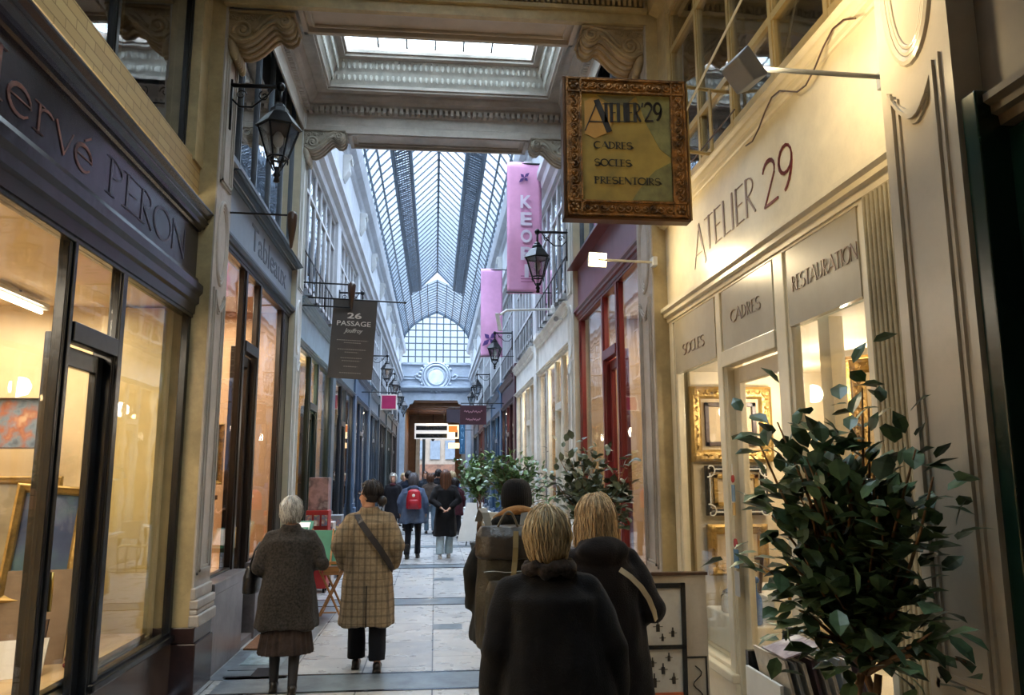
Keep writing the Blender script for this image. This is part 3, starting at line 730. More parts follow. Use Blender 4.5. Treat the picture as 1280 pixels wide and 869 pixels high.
# ------------------------------------------------------------------ carved consoles
def spiral(cx, cz, r0, r1, turns, a0, n=40, sg=1):
    return [(cx + (r0+(r1-r0)*i/n)*math.cos(a0 + sg*2*PI*turns*i/n), cz + (r0+(r1-r0)*i/n)*math.sin(a0 + sg*2*PI*turns*i/n)) for i in range(n+1)]
def console(s, y0, y1, ztop, xw, m):
    side = 'left' if s < 0 else 'right'
    prof = [(0, 0), (.50, 0), (.54, -.03), (.557, -.075), (.545, -.12), (.505, -.15), (.462, -.145), (.435, -.115), (.405, -.095), (.37, -.105), (.335, -.14), (.30, -.18), (.25, -.235), (.19, -.28), (.13, -.305), (.07, -.295), (.03, -.26), (0, -.22)]
    def F(a, b, t): return (s*(xw - a), y0+.03 + (y1-y0-.06)*t, ztop + b)
    o = MB().prism(prof, F)
    top = MB()
    o.box(s*xw, s*(xw-.58), y0, y1, ztop-.025, ztop)
    root = struct('trim_'+side, o, m, bevel=.012)
    d = MB()
    for yy in (y0+.03, y1-.03):
        def T3(p, yy=yy): return [(s*(xw - a), yy, ztop + b) for a, b in p]
        d.tube(T3(spiral(.13, -.185, .085, .018, 1.5, R_(200), sg=-1)), .017, 7)
        d.tube(T3(spiral(.485, -.082, .058, .012, 1.3, R_(150), sg=-1)), .015, 7)
        band = [(.215, -.20), (.25, -.17), (.29, -.12), (.34, -.07), (.40, -.03), (.47, -.02)]
        d.tube(T3(band), .018, 7)
        band2 = [(.02, -.24), (.07, -.28), (.13, -.29), (.19, -.265), (.25, -.22), (.30, -.165), (.35, -.115), (.41, -.085)]
        d.tube(T3(band2), .014, 7)
        d.ell((s*(xw-.13), yy, ztop-.185), (.028, .02, .028), 10, 6)
        rnd = random.Random(3)
        for i in range(14):
            a = rnd.uniform(.02, .30); b = -rnd.uniform(.025, .075)
            d.tube(T3(spiral(a, b, .024, .006, 1.1, rnd.uniform(0, 6), 10)), .008, 5)
    # long flutes that run down the front face
    n = 4
    fr = prof[2:17]
    for i in range(n):
        y = y0+.07 + (y1-y0-.14)*i/(n-1)
        d.tube([(s*(xw-a), y, ztop+b+.002) for a, b in fr], .022, 6)
    d.build('carved_scrolls', m, root, smooth=True)
    lf = MB()
    for i in range(5):
        y = y0+.06 + (y1-y0-.12)*i/4
        lf.ell((s*(xw-.045), y, ztop-.34), (.045, .045, .12), 8, 6, Matrix.Rotation(s*R_(14), 3, 'Y'))
    lf.build('leaf_drop', m, root, smooth=True)
M_con = mat('ochre_stone_carving', '#a08a66', .5, var=.18, vs=5, bump=.3, bs=25, grime=.3)
M_con2 = mat('grey_stone_carving', '#a79f90', .55, var=.15, vs=5, bump=.3, bs=25, grime=.25)
console(-1, 6.52, 6.93, 5.70, 1.86, M_con); console(1, 6.47, 6.91, 5.70, 1.86, M_con)
console(-1, 10.42, 10.84, 6.38, 1.87, M_con2); console(1, 10.42, 10.84, 6.38, 1.87, M_con2)

# ------------------------------------------------------------------ beams and coffered bay
def dentils(mb, x0, x1, y, z0, z1, d, n):
    for i in range(n):
        a = x0 + (x1-x0)*i/n; mb.box(a, a+(x1-x0)/n*.55, y, y+d, z0, z1)
def panel_soffit(mb, x0, x1, y0, y1, z):
    # soffit with a sunk panel: raised rims
    mb.box(x0, x1, y0, y1, z+.02, z+.05)
    for k, (i, d) in enumerate(((0, .055), (.09, .03))):
        a, b, c, e = x0+i, x1-i, y0+i*.9, y1-i*.9; w_ = .05 if k == 0 else .02
        mb.box(a, b, c, c+w_, z+.02-d, z+.02); mb.box(a, b, e-w_, e, z+.02-d, z+.02); mb.box(a, a+w_, c, e, z+.02-d, z+.02); mb.box(b-w_, b, c, e, z+.02-d, z+.02)
M_soff = mat('warm_grey_soffit', '#b5a898', .5, var=.08, vs=2, grime=.12)
b1 = MB().box(-2.3, 2.3, 6.5, 6.93, 5.805, 7.6)
struct('beam', b1, M_soff)
ps = MB(); panel_soffit(ps, -1.27, 1.27, 6.5, 6.93, 5.76); struct('trim_1', ps, M_soff, bevel=.006)
f1 = MB().box(-1.87, 1.87, 6.44, 6.5, 5.70, 5.80); f1.box(-1.87, 1.87, 6.40, 6.5, 5.80, 5.84)
f1.prof_x([(6.5, 5.93), (6.36, 5.93), (6.32, 5.96), (6.30, 6.02), (6.22, 6.06), (6.2, 6.14), (6.5, 6.2)], -1.9, 1.9)
dentils(f1, -1.85, 1.85, 6.41, 5.86, 5.93, .09, 74)
struct('trim_2', f1, M_yel)
# near bay ceiling and side cornices; unseen skylight lengthened to add daylight on the people
for s in (-1, 1):
    side = 'left' if s < 0 else 'right'
    struct('trim_'+side, MB().prof_y([(s*2.5, 5.66), (s*1.98, 5.66), (s*1.96, 5.74), (s*1.88, 5.78), (s*1.87, 5.93), (s*1.78, 5.98), (s*1.72, 6.1), (s*1.66, 6.2), (s*2.5, 6.2)], -5, 6.4), M_yel)
cl = MB()
cl.box(-2.4, -1.1, -5, 6.5, 6.18, 6.3); cl.box(1.1, 2.4, -5, 6.5, 6.18, 6.3); cl.box(-1.1, 1.1, 5.6, 6.5, 6.18, 6.3); cl.box(-1.1, 1.1, -5, 1.8, 6.18, 6.3)
cl.box(-1.14, -1.1, 1.8, 5.6, 6.18, 6.9); cl.box(1.1, 1.14, 1.8, 5.6, 6.18, 6.9); cl.box(-1.1, 1.1, 5.6, 5.64, 6.3, 6.9); cl.box(-1.1, 1.1, 1.76, 1.8, 6.3, 6.9)
struct('ceiling', cl, M_soff)
g = MB()
for i in range(11): g.box(-1.1, 1.1, 1.8+i*.37, 1.83+i*.37, 6.9, 6.94)
for i in range(5): g.box(-1.1+i*.53, -1.07+i*.53, 1.8, 5.6, 6.9, 6.94)
sk = struct('window_skylight', g, M_dbl); MB().box(-1.1, 1.1, 1.8, 5.6, 6.945, 6.95).build('window_pane', M_lay, sk)
# unseen end wall added behind camera to keep daylight out; side walls, upper shell
struct('wall_light_block', MB().box(-2.4, 2.4, -5.1, -5, 0, 6.3), M_int2)
struct('wall_left', MB().box(-2.4, -2.2, -5, .6, 0, 6.3), M_int2)
struct('wall_right', MB().box(2.2, 2.4, -5, -1, 0, 6.3), M_int2)
struct('wall_right', MB().box(2.0, 2.4, -1, 2.48, 3.75, 6.3), mat('beige_wood_board', '#5d5140'))
for s in (-1, 1): struct('wall_'+('left' if s < 0 else 'right'), MB().box(s*2.62, s*2.75, -1, 6.6, 3.9, 6.3), M_int2)

b2 = MB().box(-2.3, 2.3, 10.53, 10.98, 6.42, 8.9); struct('beam', b2, M_stone)
ps = MB(); panel_soffit(ps, -1.27, 1.27, 10.5, 10.98, 6.38); struct('trim_3', ps, M_stone, bevel=.006)
# cornice ring of the coffered bay
cf = MB()
prof = [(0, 6.36), (.02, 6.36), (.02, 6.46), (.008, 6.48), (.008, 6.62), (.03, 6.64), (.03, 6.70), (.09, 6.715), (.1, 6.75), (.15, 6.78), (.19, 6.83), (.2, 6.86), (.2, 6.89), (0, 6.95)]
cf.prof_x([(10.5-a, z) for a, z in prof], -1.9, 1.9)
cf.prof_x([(6.95+a, z) for a, z in prof], -1.9, 1.9)
for s in (-1, 1): cf.prof_y([(s*(1.87-a), z) for a, z in prof], 6.95, 10.5)
dentils(cf, -1.8, 1.8, 10.38, 6.63, 6.71, .10, 46); dentils(cf, -1.8, 1.8, 6.97, 6.64, 6.71, .06, 60)
for s in (-1, 1):
    for i in range(56): y = 7.02 + i*.061; cf.box(s*1.84, s*1.78, y, y+.034, 6.64, 6.71)
struct('trim_4', cf, M_stone)
for s in (-1, 1): struct('wall_'+('left' if s < 0 else 'right'), MB().box(s*1.885, s*2.4, 6.95, 10.5, 6.9, 7.3), M_stone)
XO, YA, YB = 1.50, 7.3, 10.07
def ring(mb, x, ya, yb, w_, z0, z1):
    mb.box(-x-w_, -x, ya-w_, yb+w_, z0, z1); mb.box(x, x+w_, ya-w_, yb+w_, z0, z1); mb.box(-x, x, ya-w_, ya, z0, z1); mb.box(-x, x, yb, yb+w_, z0, z1)
cc = MB(); ring(cc, XO, YA, YB, .5, 6.86, 6.96); struct('ceiling', cc, M_stone)
fr = MB(); ring(fr, XO-.03, YA+.03, YB-.03, .06, 6.82, 6.87); ring(fr, XO, YA, YB, .03, 6.79, 6.83)
# slightly battered upstand with embossed acanthus
def batter(mb, x0, ya0, yb0, z0, x1, ya1, yb1, z1):
    P = [(-x0, ya0, z0), (x0, ya0, z0), (x0, yb0, z0), (-x0, yb0, z0), (-x1, ya1, z1), (x1, ya1, z1), (x1, yb1, z1), (-x1, yb1, z1)]
    Q = [(p[0]*1.04, p[1] + (.05 if p[1] > 9 else -.05), p[2]) for p in P]
    mb.add(P+Q, [(0,1,5,4),(1,2,6,5),(2,3,7,6),(3,0,4,7),(8,12,13,9),(9,13,14,10),(10,14,15,11),(11,15,12,8)])
fz = MB(); batter(fz, XO-.03, YA+.03, YB-.03, 6.86, XO-.16, YA+.16, YB-.16, 7.16)
nlf = 40
for i in range(nlf):
    x_ = -XO+.06 + (2*XO-.12)*i/(nlf-1)
    for u in (0, 1):
        fz.ell((x_, YB-.05-.12*(.2+.55*u), 6.90+.30*(.15+.45*u)), (.024, .014, .05), 6, 5)
    fz.ell((x_, YB-.16, 7.14), (.014, .014, .014), 6, 4)
for i in range(36):
    y = YA+.1 + (YB-YA-.2)*i/35
    for s in (-1, 1):
        for u in (0, 1): fz.ell((s*(XO-.05-.12*(.2+.55*u)), y, 6.90+.30*(.15+.45*u)), (.016, .026, .062), 6, 5)
M_fz = mat('pale_plaster_frieze', '#bab7ae', .5, var=.12, vs=6)
struct('trim_5', fr, M_stone); struct('trim_6', fz, M_fz)
gt = MB(); ring(gt, XO-.24, YA+.24, YB-.24, .10, 7.16, 7.20); ring(gt, XO-.27, YA+.27, YB-.27, .04, 7.2, 7.24)
gl = struct('window_skylight', gt, M_stone)
gm = MB()
for i in range(1, 6): gm.box(-XO+.3+i*.375, -XO+.32+i*.375, YA+.3, YB-.3, 7.26, 7.285)
for i in range(1, 6): gm.box(-XO+.3, XO-.3, YA+.3+i*.36, YA+.32+i*.36, 7.26, 7.285)
gm.build('window_bars', M_dbl, gl)
MB().box(-XO+.28, XO-.28, YA+.28, YB-.28, 7.29, 7.30).build('window_pane', M_lay, gl)

# ------------------------------------------------------------------ glass vault
SEC = [(1.86, 8.42), (1.84, 8.75), (1.72, 9.12), (1.5, 9.45), (1.2, 9.75), (.85, 9.99), (.45, 10.22), (0, 10.42)]
Y0V, Y1V, YL = 10.98, 42.0, 35.0
M_bar = mat('blue_grey_roof_iron', '#44525f', .5, var=.15, metal=.2)
vb = MB()
def secbar(mb, y, pts, w_, h_):
    for s in (-1, 1):
        for (a, b) in zip(pts[:-1], pts[1:]):
            p, q = Vector((s*a[0], y, a[1])), Vector((s*b[0], y, b[1])); d = q-p
            mb.obox((p+q)/2, d*1.03, (0, w_, 0), Vector((0, 1, 0)).cross(d).normalized()*h_)
i = 0; y = Y0V+.1
side_pts = SEC[:6]; top_pts = SEC[5:]
LPTS = [(.72, 10.12), (0, 10.85)]
while y < Y1V:
    secbar(vb, y, side_pts, .026, .04)
    if y > YL: secbar(vb, y, top_pts, .026, .04)
    y += .55
ceil = struct('ceiling', vb, M_bar)
# long purlins
pb = MB()
for (x_, z_), w_ in (((1.84, 8.75), .06), ((1.72, 9.12), .045), ((1.5, 9.45), .045), ((1.2, 9.75), .06)):
    for s in (-1, 1): pb.box(s*x_-w_/2, s*x_+w_/2, Y0V, Y1V, z_-.04, z_+.03)
for s in (-1, 1):
    pb.box(s*.82, s*.78, YL, Y1V, 10.0, 10.06); pb.box(s*.47, s*.43, YL, Y1V, 10.18, 10.24)
pb.box(-.03, .03, YL, Y1V, 10.38, 10.46)
pb.build('purlins', M_bar, ceil)
# raised lantern with lattice service strips either side
lb = MB()
y = Y0V+.1
while y < YL: secbar(lb, y, LPTS, .028, .035); y += .52
lb.box(-.035, .035, Y0V, YL, 10.80, 10.88)
for s in (-1, 1): lb.box(s*.70, s*.76, Y0V, YL, 9.92, 10.16)
secbar(lb, YL, LPTS, .06, .07)
lb.build('lantern_bars', M_bar, ceil)
st = MB()
for s in (-1, 1):
    st.box(s*.76, s*.80, Y0V, YL, 9.93, 10.0); st.box(s*1.12, s*1.17, Y0V, YL, 9.72, 9.8)
    y = Y0V+.1; 
    while y < YL:
        st.obox((s*.96, y, 9.87), (s*.36, 0, -.16), (0, .09, 0), (.02, 0, .03)); y += .17
    for j in range(5): xx = .82+.07*j; st.obox((s*xx, (Y0V+YL)/2, 9.93-.4*(xx-.8)), (.015, 0, 0), (0, YL-Y0V, 0), (0, 0, .03))
st.build('service_walkway_grating', mat('slate_grating', '#3f4a55', .6, var=.3, vs=8), ceil)
gv = MB()
def sheet(mb, pts, ya, yb, th=.006):
    for s in (-1, 1):
        for (a, b) in zip(pts[:-1], pts[1:]):
            P = [(s*a[0], ya, a[1]+.05), (s*b[0], ya, b[1]+.05), (s*b[0], yb, b[1]+.05), (s*a[0], yb, a[1]+.05)]
            mb.add(P + [(p[0], p[1], p[2]+th) for p in P], [(0,1,2,3), (7,6,5,4), (0,4,5,1), (1,5,6,2), (2,6,7,3), (3,7,4,0)])
sheet(gv, side_pts, Y0V, Y1V); sheet(gv, top_pts, YL, Y1V); sheet(gv, LPTS, Y0V, YL)
gv.build('roof_glass', M_sky, ceil)
# gable: stone below, iron and glass lunette above, then the lower continuing passage
ew = MB()
ew.box(-2.3, -1.62, 42, 42.3, 0, 7.6); ew.box(1.62, 2.3, 42, 42.3, 0, 7.6); ew.box(-1.62, 1.62, 42, 42.3, 5.6, 7.6)
for s in (-1, 1): ew.prism([(1.62, 5.6), (1.15, 5.6), (1.22, 5.42), (1.38, 5.38), (1.45, 5.2), (1.55, 5.1), (1.62, 4.8)], lambda a, b, t, s=s: (s*a, 42+.3*t, b))
M_end = mat('blue_grey_stone', '#a4adb8', .5, var=.08, vs=2, grime=.15)
wend = struct('wall_end', ew, M_end)
em = MB()
em.prof_x([(42, 6.1), (41.85, 6.1), (41.8, 6.16), (41.74, 6.24), (41.74, 6.32), (42, 6.36)], -1.85, 1.85)
em.box(-1.8, 1.8, 41.93, 42, 6.72, 6.8); em.box(-1.8, 1.8, 41.93, 42, 6.86, 6.89); em.box(-1.8, 1.8, 41.9, 42, 7.5, 7.62)
em.build('mouldings', M_end, wend)
md = MB()
def yring(mb, cx, y, cz, r, q, n=36, k=8):
    P = []; F = []
    for i in range(n):
        a = 2*PI*i/n
        for j in range(k):
            b = 2*PI*j/k; rr = r + q*math.cos(b); P.append((cx+rr*math.cos(a), y - q*math.sin(b), cz+rr*math.sin(a)))
    for i in range(n):
        for j in range(k): F.append((i*k+j, ((i+1) % n)*k+j, ((i+1) % n)*k+(j+1) % k, i*k+(j+1) % k))
    mb.add(P, F)
md.lathe([(.01, -.1), (.78, -.1), (.78, 0), (.01, 0)], (0, 42, 6.86), 40, 'y')
for r, q in ((.75, .05), (.62, .07), (.44, .04)): yring(md, 0, 41.9, 6.86, r, q)
for a in range(30, 331, 15):
    if 60 < a < 120: continue
    aa = R_(a); md.ell((.86*math.cos(aa), 41.93, 6.86+.8*math.sin(aa)), (.1, .06, .09), 8, 6)
for s in (-1, 1): md.tube([(s*.85, 41.92, 6.7), (s*1.05, 41.92, 6.75), (s*1.15, 41.92, 6.9), (s*1.0, 41.92, 6.98), (s*.95, 41.92, 6.85)], .05, 6)
md.build('medallion_wreath', M_end, wend, smooth=True)
MB().lathe([(.01, -.12), (.4, -.12), (.4, -.09), (.01, -.09)], (0, 42, 6.86), 36, 'y').build('medallion_disc', mat('pale_disc', '#c5ccd6', .4), wend)
ga = MB()
XS = [-1.5, -1.12, -.75, -.375, 0, .375, .75, 1.12, 1.5]
def ztop(x):
    x = abs(x)
    for (a, b) in zip(SEC[:-1], SEC[1:]):
        if a[0] >= x >= b[0]: u = (a[0]-x)/(a[0]-b[0]+1e-9); return a[1]+(b[1]-a[1])*u
    return 8.42
for x_ in XS: ga.box(x_-.03, x_+.03, 42, 42.06, 7.6, ztop(x_))
z_ = 7.95
while z_ < 10.3:
    xx = 1.86
    for (a, b) in zip(SEC[:-1], SEC[1:]):
        if a[1] <= z_ <= b[1]: xx = a[0] + (b[0]-a[0])*(z_-a[1])/(b[1]-a[1])
    ga.box(-xx, xx, 41.99, 42.05, z_-.028, z_+.028); z_ += .36
secbar(ga, 42.02, SEC, .08, .12)
gb = struct('window_gable', ga, M_bar)
pl_ = MB(); pts = [(s_[0], s_[1]) for s_ in SEC] + [(-s_[0], s_[1]) for s_ in reversed(SEC[:-1])] + [(-1.86, 7.6), (1.86, 7.6)]
pl_.prism(pts, lambda a, b, t: (a, 42.07+.008*t, b)); pl_.build('window_pane', M_sky, gb)

# the lower stretch beyond, with a timber ceiling
M_timb = mat('varnished_timber_ceiling', '#8a5f3c', .45, var=.2, vs=2, stretch=(1, 5, 1))
struct('ceiling', MB().box(-1.75, 1.75, 42.3, 54, 5.56, 5.8), M_timb)
struct('wall_left', MB().box(-1.95, -1.62, 42.3, 54, 0, 5.6), M_timb)
struct('wall_right', MB().box(1.62, 1.95, 42.3, 54, 0, 5.6), mat('grey_blue_wall', '#5b6b7c', .5))
tw = MB().box(-1.7, 1.7, 50, 50.3, 4.3, 5.5); tw.box(-1.7, -1.2, 50, 50.3, 0, 4.3); tw.box(1.25, 1.7, 50, 50.3, 0, 4.3); struct('ceiling_ribs', (lambda m_: ([m_.box(-1.7, 1.7, 43.2+1.1*i, 43.45+1.1*i, 5.38, 5.56) for i in range(7)], m_)[1])(MB()), M_timb)
for s in (-1, 1): struct('wall_'+('left' if s < 0 else 'right'), MB().box(s*1.88, s*2.3, 39.2, 42, 0, 4.3), mat('grey_blue_wall', '#5b6b7c', .5))
struct('wall_end', tw, mat('brown_timber_wall', '#70503a', .5))
# bright street front seen through the far opening
ss = thing('street_facade', 'pale building across the street seen through the far exit', 'building', (0, 64, 0))
MB().box(-6, 6, 64, 64.5, -.1, 9).build('wall', mat('pale_street_stone', '#7d7266', .8, var=.08), ss)  # one even stone colour over the whole front
for x_ in (-1.6, -.4, .8): 
    q = MB().box(x_, x_+.8, 63.9, 64, 2.9, 4.4).build('window', mat('street_window_frame', '#5f6a76', .5), ss)
MB().box(-1.9, 1.6, 63.85, 64, 0, 2.5).build('shop_window', mat('street_shop', '#5e4030', .5, var=.3), ss)
struct('ground', MB().box(-12, 12, 62, 64, -.1, 0), M_gmar)
MB().box(-1.2, -.95, 49.8, 50, 0, 4.1).build('trim_7', mat('white_post', '#cfd6df', .5), None, kind='structure')
MB().box(-.8, -.62, 49.8, 50, 0, 4.1).build('trim_8', mat('blue_post', '#4d6786', .5), None, kind='structure')
# light box sign
t = thing('illuminated_sign', 'long white and black lit sign board hanging in the far opening', 'sign', (-.2, 46, 4.1))
MB().box(-1.2, .72, 46, 46.1, 3.72, 4.62).build('panel', emis('white_lightbox', '#e8ecf2', .55), t)
MB().box(-1.12, .68, 45.98, 46, 4.22, 4.48).build('black_band', M_blk, t); MB().box(-1.12, .68, 45.98, 46, 3.78, 4.02).build('black_band', M_blk, t)
for x_ in (-1.0, .5): MB().tube([(x_, 46.05, 4.6), (x_, 46.05, 5.52)], .015, 6).build('hanger', M_iron, t)
t = thing('lantern_box', 'square glowing cream light box with an orange flag shape', 'sign', (.98, 43.5, 4.0))
MB().box(.66, 1.28, 43.4, 43.55, 3.62, 4.38).build('panel', emis('cream_lightbox', '#ffe2ac', 1.6), t)
MB().box(.72, 1.2, 43.38, 43.4, 3.98, 4.32).build('orange_flag', emis('orange_print', '#e07a35', .9), t)
MB().box(1.08, 1.22, 43.385, 43.4, 3.7, 4.1).build('brown_drop', M_brown, t)
MB().tube([(1.28, 43.5, 4.3), (1.65, 43.5, 4.3)], .02, 6).build('arm', M_iron, t)
t = thing('glowing_sign', 'small warm lit strip sign below the cream light box', 'sign', (1.0, 45, 3.3))
MB().box(.75, 1.45, 45, 45.08, 3.15, 3.45).build('panel', emis('warm_lightbox', '#ffd9a0', 1.5), t); MB().tube([(1.4, 45.04, 3.3), (1.64, 45.04, 3.3)], .02, 6).build('arm', M_iron, t)
t = thing('vertical_sign', 'blue vertical sign with pale letters on the far right wall', 'sign', (1.45, 40, 3.6))
MB().box(1.22, 1.5, 40, 40.08, 2.7, 4.3).build('panel', mat('teal_blue_board', '#2f5f80', .5), t)
text('lettering', 'A\nN\nT\nI', mat('pale_blue_letters', '#8fb9d6', .5), t, (1.36, 39.995, 2.8), (1, 0, 0), (0, 0, 1), 1.4, .14, center=True)
MB().tube([(1.5, 40.04, 3.9), (1.9, 40.04, 3.9)], .02, 6).build('arm', M_iron, t)
area('street_daylight', (0, 60, 6), 4, 60, (.9, .95, 1), (R_(-60), 0, 0))
l = area('timber_bay_lamp', (0, 46, 5.2), .8, 60, WARM, (0, 0, 0))
#@@PART2
# ------------------------------------------------------------------ shop interiors, near bays
interior(-1, 2.0, .6, 6.46, .47, 2.98, M_int, depth=2.6, side='left')
interior(1, 2.0, 3.0, 6.42, .36, 2.50, mat('pale_interior_wall', '#dccfb4', .7, var=.05), depth=2.2, side='right')
interior(-1, 1.95, 6.97, 10.38, .7, 3.75, mat('peach_interior_wall', '#c4a17c', .7, var=.05), depth=2.2, side='left')
interior(1, 1.95, 6.97, 10.38, .5, 3.75, mat('warm_interior_wall', '#bfa481', .7, var=.05), depth=2.2, side='right')
# wainscot, dado rail and corner pilaster on the end wall of the near left shop
struct('trim_left', MB().box(-4.5, -2.16, 6.385, 6.40, .47, .94), mat('taupe_wainscot', '#b39a6e', .6))
dd = MB(); dd.box(-4.5, -2.16, 6.34, 6.40, .93, .99); dd.box(-2.62, -2.5, 6.33, 6.4, .5, 2.9); dd.box(-3.6, -3.54, 6.37, 6.4, 1.05, 2.8); dd.box(-2.72, -2.68, 6.37, 6.4, 1.05, 2.8)
struct('trim_left', dd, M_int, bevel=.01)
struct('trim_left', MB().box(-2.5, -2.14, 6.30, 6.40, .47, 2.95), mat('yellow_reveal', '#c2ac6e', .5, var=.06))
struct('trim_left', MB().box(-2.75, -2.12, .8, 6.3, .45, .50), mat('display_floor_wood', '#b09468', .5, var=.12, stretch=(4, .6, 1)))
area('left_shop_light', (-3.1, 4.9, 2.92), 1.2, P_SHOP_L1, WARM2, (0, 0, 0), 2.4)
area('left_shop_fill_near', (-3.1, 2.4, 2.92), 1.2, P_SHOP_L1*1.2, WARM2, (0, 0, 0), 2.0)  # unseen lamp behind the first window, raised as fill for the right pier
area('left_gallery_light', (-2.8, 8.6, 3.68), 1.0, P_SHOP_L2, WARM2, (0, 0, 0), 2.6)
for yy in (3.9, 5.0, 5.9):
    l = bpy.data.lights.new('window_spot', 'POINT'); l.energy = P_SHOP_R1; l.color = WARM2; l.shadow_soft_size = .06
    lo = bpy.data.objects.new('window_spot', l); C.objects.link(lo); lo.location = (2.75, yy, 2.2)
area('right_red_shop_light', (2.8, 8.6, 3.68), 1.0, P_SHOP_R2, WARM2, (0, 0, 0), 2.4)

def tube_lamp(loc, l, label, sx=1):
    t = thing('fluorescent_lamp', label, 'ceiling lamp', loc)
    x, y, z = loc
    MB().box(x-.05, x+.05, y-l/2, y+l/2, z, z+.05).build('fitting', M_white, t, bevel=.01)
    MB().tube([(x, y-l/2+.03, z-.02), (x, y+l/2-.03, z-.02)], .014, 8).build('tube', emis('tube_glow', '#fff3d8', 9), t)
    MB().box(x-.006, x+.006, y-.01, y+.01, z+.05, 2.98 if abs(x) < 3.2 and y < 6.9 else z+.1).build('hanger', M_iron, t)
tube_lamp((-3.0, 5.85, 2.90), .7, 'short white fluorescent tube lit under the ceiling of the near left shop')
tube_lamp((-2.9, 7.6, 3.60), .5, 'small tube lamp lit inside the gallery with the Tableaux board')
tube_lamp((2.8, 7.3, 2.62), .9, 'white tube lamp lit low in the oxblood red shop') if False else None

def picture(name, label, loc, w_, h_, fw, mf, mc, face=(0, -1, 0), tilt=0, inner=None, cat='picture frame', depth=.05, group=None, roll=0, ornate=0, empty=False, mcan=None, rails=None):
    """frame centred at loc; face is the outward normal in plan"""
    t = thing(name, label, cat, loc, group=group)
    f = MB(); W2, H2 = w_/2, h_/2
    pr = [(0, 0), (0, depth*.7), (fw*.25, depth), (fw*.5, depth*.75), (fw*.8, depth*.6), (fw, depth*.25), (fw, 0)]
    cs = [(-W2, -H2), (W2, -H2), (W2, H2), (-W2, H2)]
    ins = [(1, 1), (-1, 1), (-1, -1), (1, -1)]
    P = []
    for (cx, cz), (ix, iz) in zip(cs, ins):
        for (a, b) in pr: P.append((cx+ix*a, -b, cz+iz*a))
    k = len(pr); F = []
    for i in range(4):
        for j in range(k): F.append((i*k+j, i*k+(j+1) % k, ((i+1) % 4)*k+(j+1) % k, ((i+1) % 4)*k+j))
    f.add(P, F)
    rnd = random.Random(int(w_*1000))
    if ornate:
        for (x0, z0, x1, z1) in ((-W2, -H2, W2, -H2), (-W2, H2, W2, H2), (-W2, -H2, -W2, H2), (W2, -H2, W2, H2)):
            L_ = math.hypot(x1-x0, z1-z0); n = int(L_/(fw*.45)); ix = -1 if x0 > 0 and x0 == x1 else (1 if x0 == x1 else 0); iz = -1 if z0 > 0 and z0 == z1 else (1 if z0 == z1 else 0)
            for i in range(n):
                u = (i+.5)/n; cx = x0+(x1-x0)*u + ix*fw*.42; cz = z0+(z1-z0)*u + iz*fw*.42
                if abs(cx) > W2-fw*.3 or abs(cz) > H2-fw*.3: continue
                f.tube([(cx + fw*.2*math.cos(q+i*2.4), -depth*.85, cz + fw*.2*math.sin(q+i*2.4)) for q in (0, .9, 1.8, 2.7, 3.6)], fw*.07, 5)
        for cx in (-1, 1):
            for cz in (-1, 1): f.ell((cx*(W2-fw*.45), -depth*.7, cz*(H2-fw*.45)), (fw*.42, depth*.5, fw*.42), 10, 6)
    fo = f.build('moulding', mf, t, local=True, smooth=False)
    sl = MB().box(-W2+fw*.98, W2-fw*.98, .0, .012, -H2+fw*.98, H2-fw*.98)
    if not empty: sl.build('canvas', mc, t, local=True)
    if inner:
        i_, m2, w2 = inner
        g = MB(); a, b = W2-fw-i_, H2-fw-i_
        g.box(-a, a, -.02, 0, b-w2, b); g.box(-a, a, -.02, 0, -b, -b+w2); g.box(-a, -a+w2, -.02, 0, -b, b); g.box(a-w2, a, -.02, 0, -b, b)
        g.build('inner_frame', m2, t, local=True, bevel=.004)
    ang = math.atan2(face[0], -face[1]); t.rotation_euler = (tilt, roll, ang)
    return t
def paint(name, cols, scale=3):
    m = bpy.data.materials.new(name); m.use_nodes = True; n = m.node_tree; b = n.nodes['Principled BSDF']
    t = n.nodes.new('ShaderNodeTexCoord'); z = n.nodes.new('ShaderNodeTexNoise'); z.inputs['Scale'].default_value = scale; z.inputs['Detail'].default_value = 6
    r = n.nodes.new('ShaderNodeValToRGB'); n.links.new(t.outputs['Object'], z.inputs['Vector']); n.links.new(z.outputs['Fac'], r.inputs[0])
    r.color_ramp.elements[0].position = .3; r.color_ramp.elements[1].position = .7
    r.color_ramp.elements[0].color = hexc(cols[0]); r.color_ramp.elements[1].color = hexc(cols[-1])
    for i, c in enumerate(cols[1:-1]): e_ = r.color_ramp.elements.new(.3+.4*(i+1)/(len(cols)-1)); e_.color = hexc(c)
    n.links.new(r.outputs[0], b.inputs['Base Color']); b.inputs['Roughness'].default_value = .4
    return m
# near left shop contents
picture('framed_painting', 'gilt framed blue painting propped up and leaning inside the near left shop window', (-2.52, 5.5, 1.22), .42, .74, .055, M_gold2, paint('dusk_blue_canvas', ['#2d3550', '#4a5878', '#5f7d80']), face=(.45, -1, 0), tilt=R_(-8), roll=R_(5), cat='painting')
picture('framed_painting', 'larger gilt framed picture mostly hidden behind the blue painting', (-2.85, 5.75, 1.25), .55, .8, .05, M_gold2, paint('ochre_canvas', ['#6a5a40', '#8a7a5a', '#a08f6a']), face=(.3, -1, 0), tilt=R_(-8), cat='painting')
picture('figure_painting', 'small unframed painting of red and blue figures at the far left', (-3.1, 5.9, 2.02), .62, .36, .012, M_brown, paint('figures_canvas', ['#2f3f58', '#6d8090', '#9a5a42', '#c0a080'], 9), cat='painting')
cb = thing('board_on_floor', 'large taupe backing board standing under the blue painting', 'board', (-2.6, 5.3, .5))
MB().obox((-2.62, 5.35, .78), (.66, .12, 0), (0, .015, .0), (0, .08, .56)).build('sheet', mat('taupe_card', '#8b7660', .8), cb)
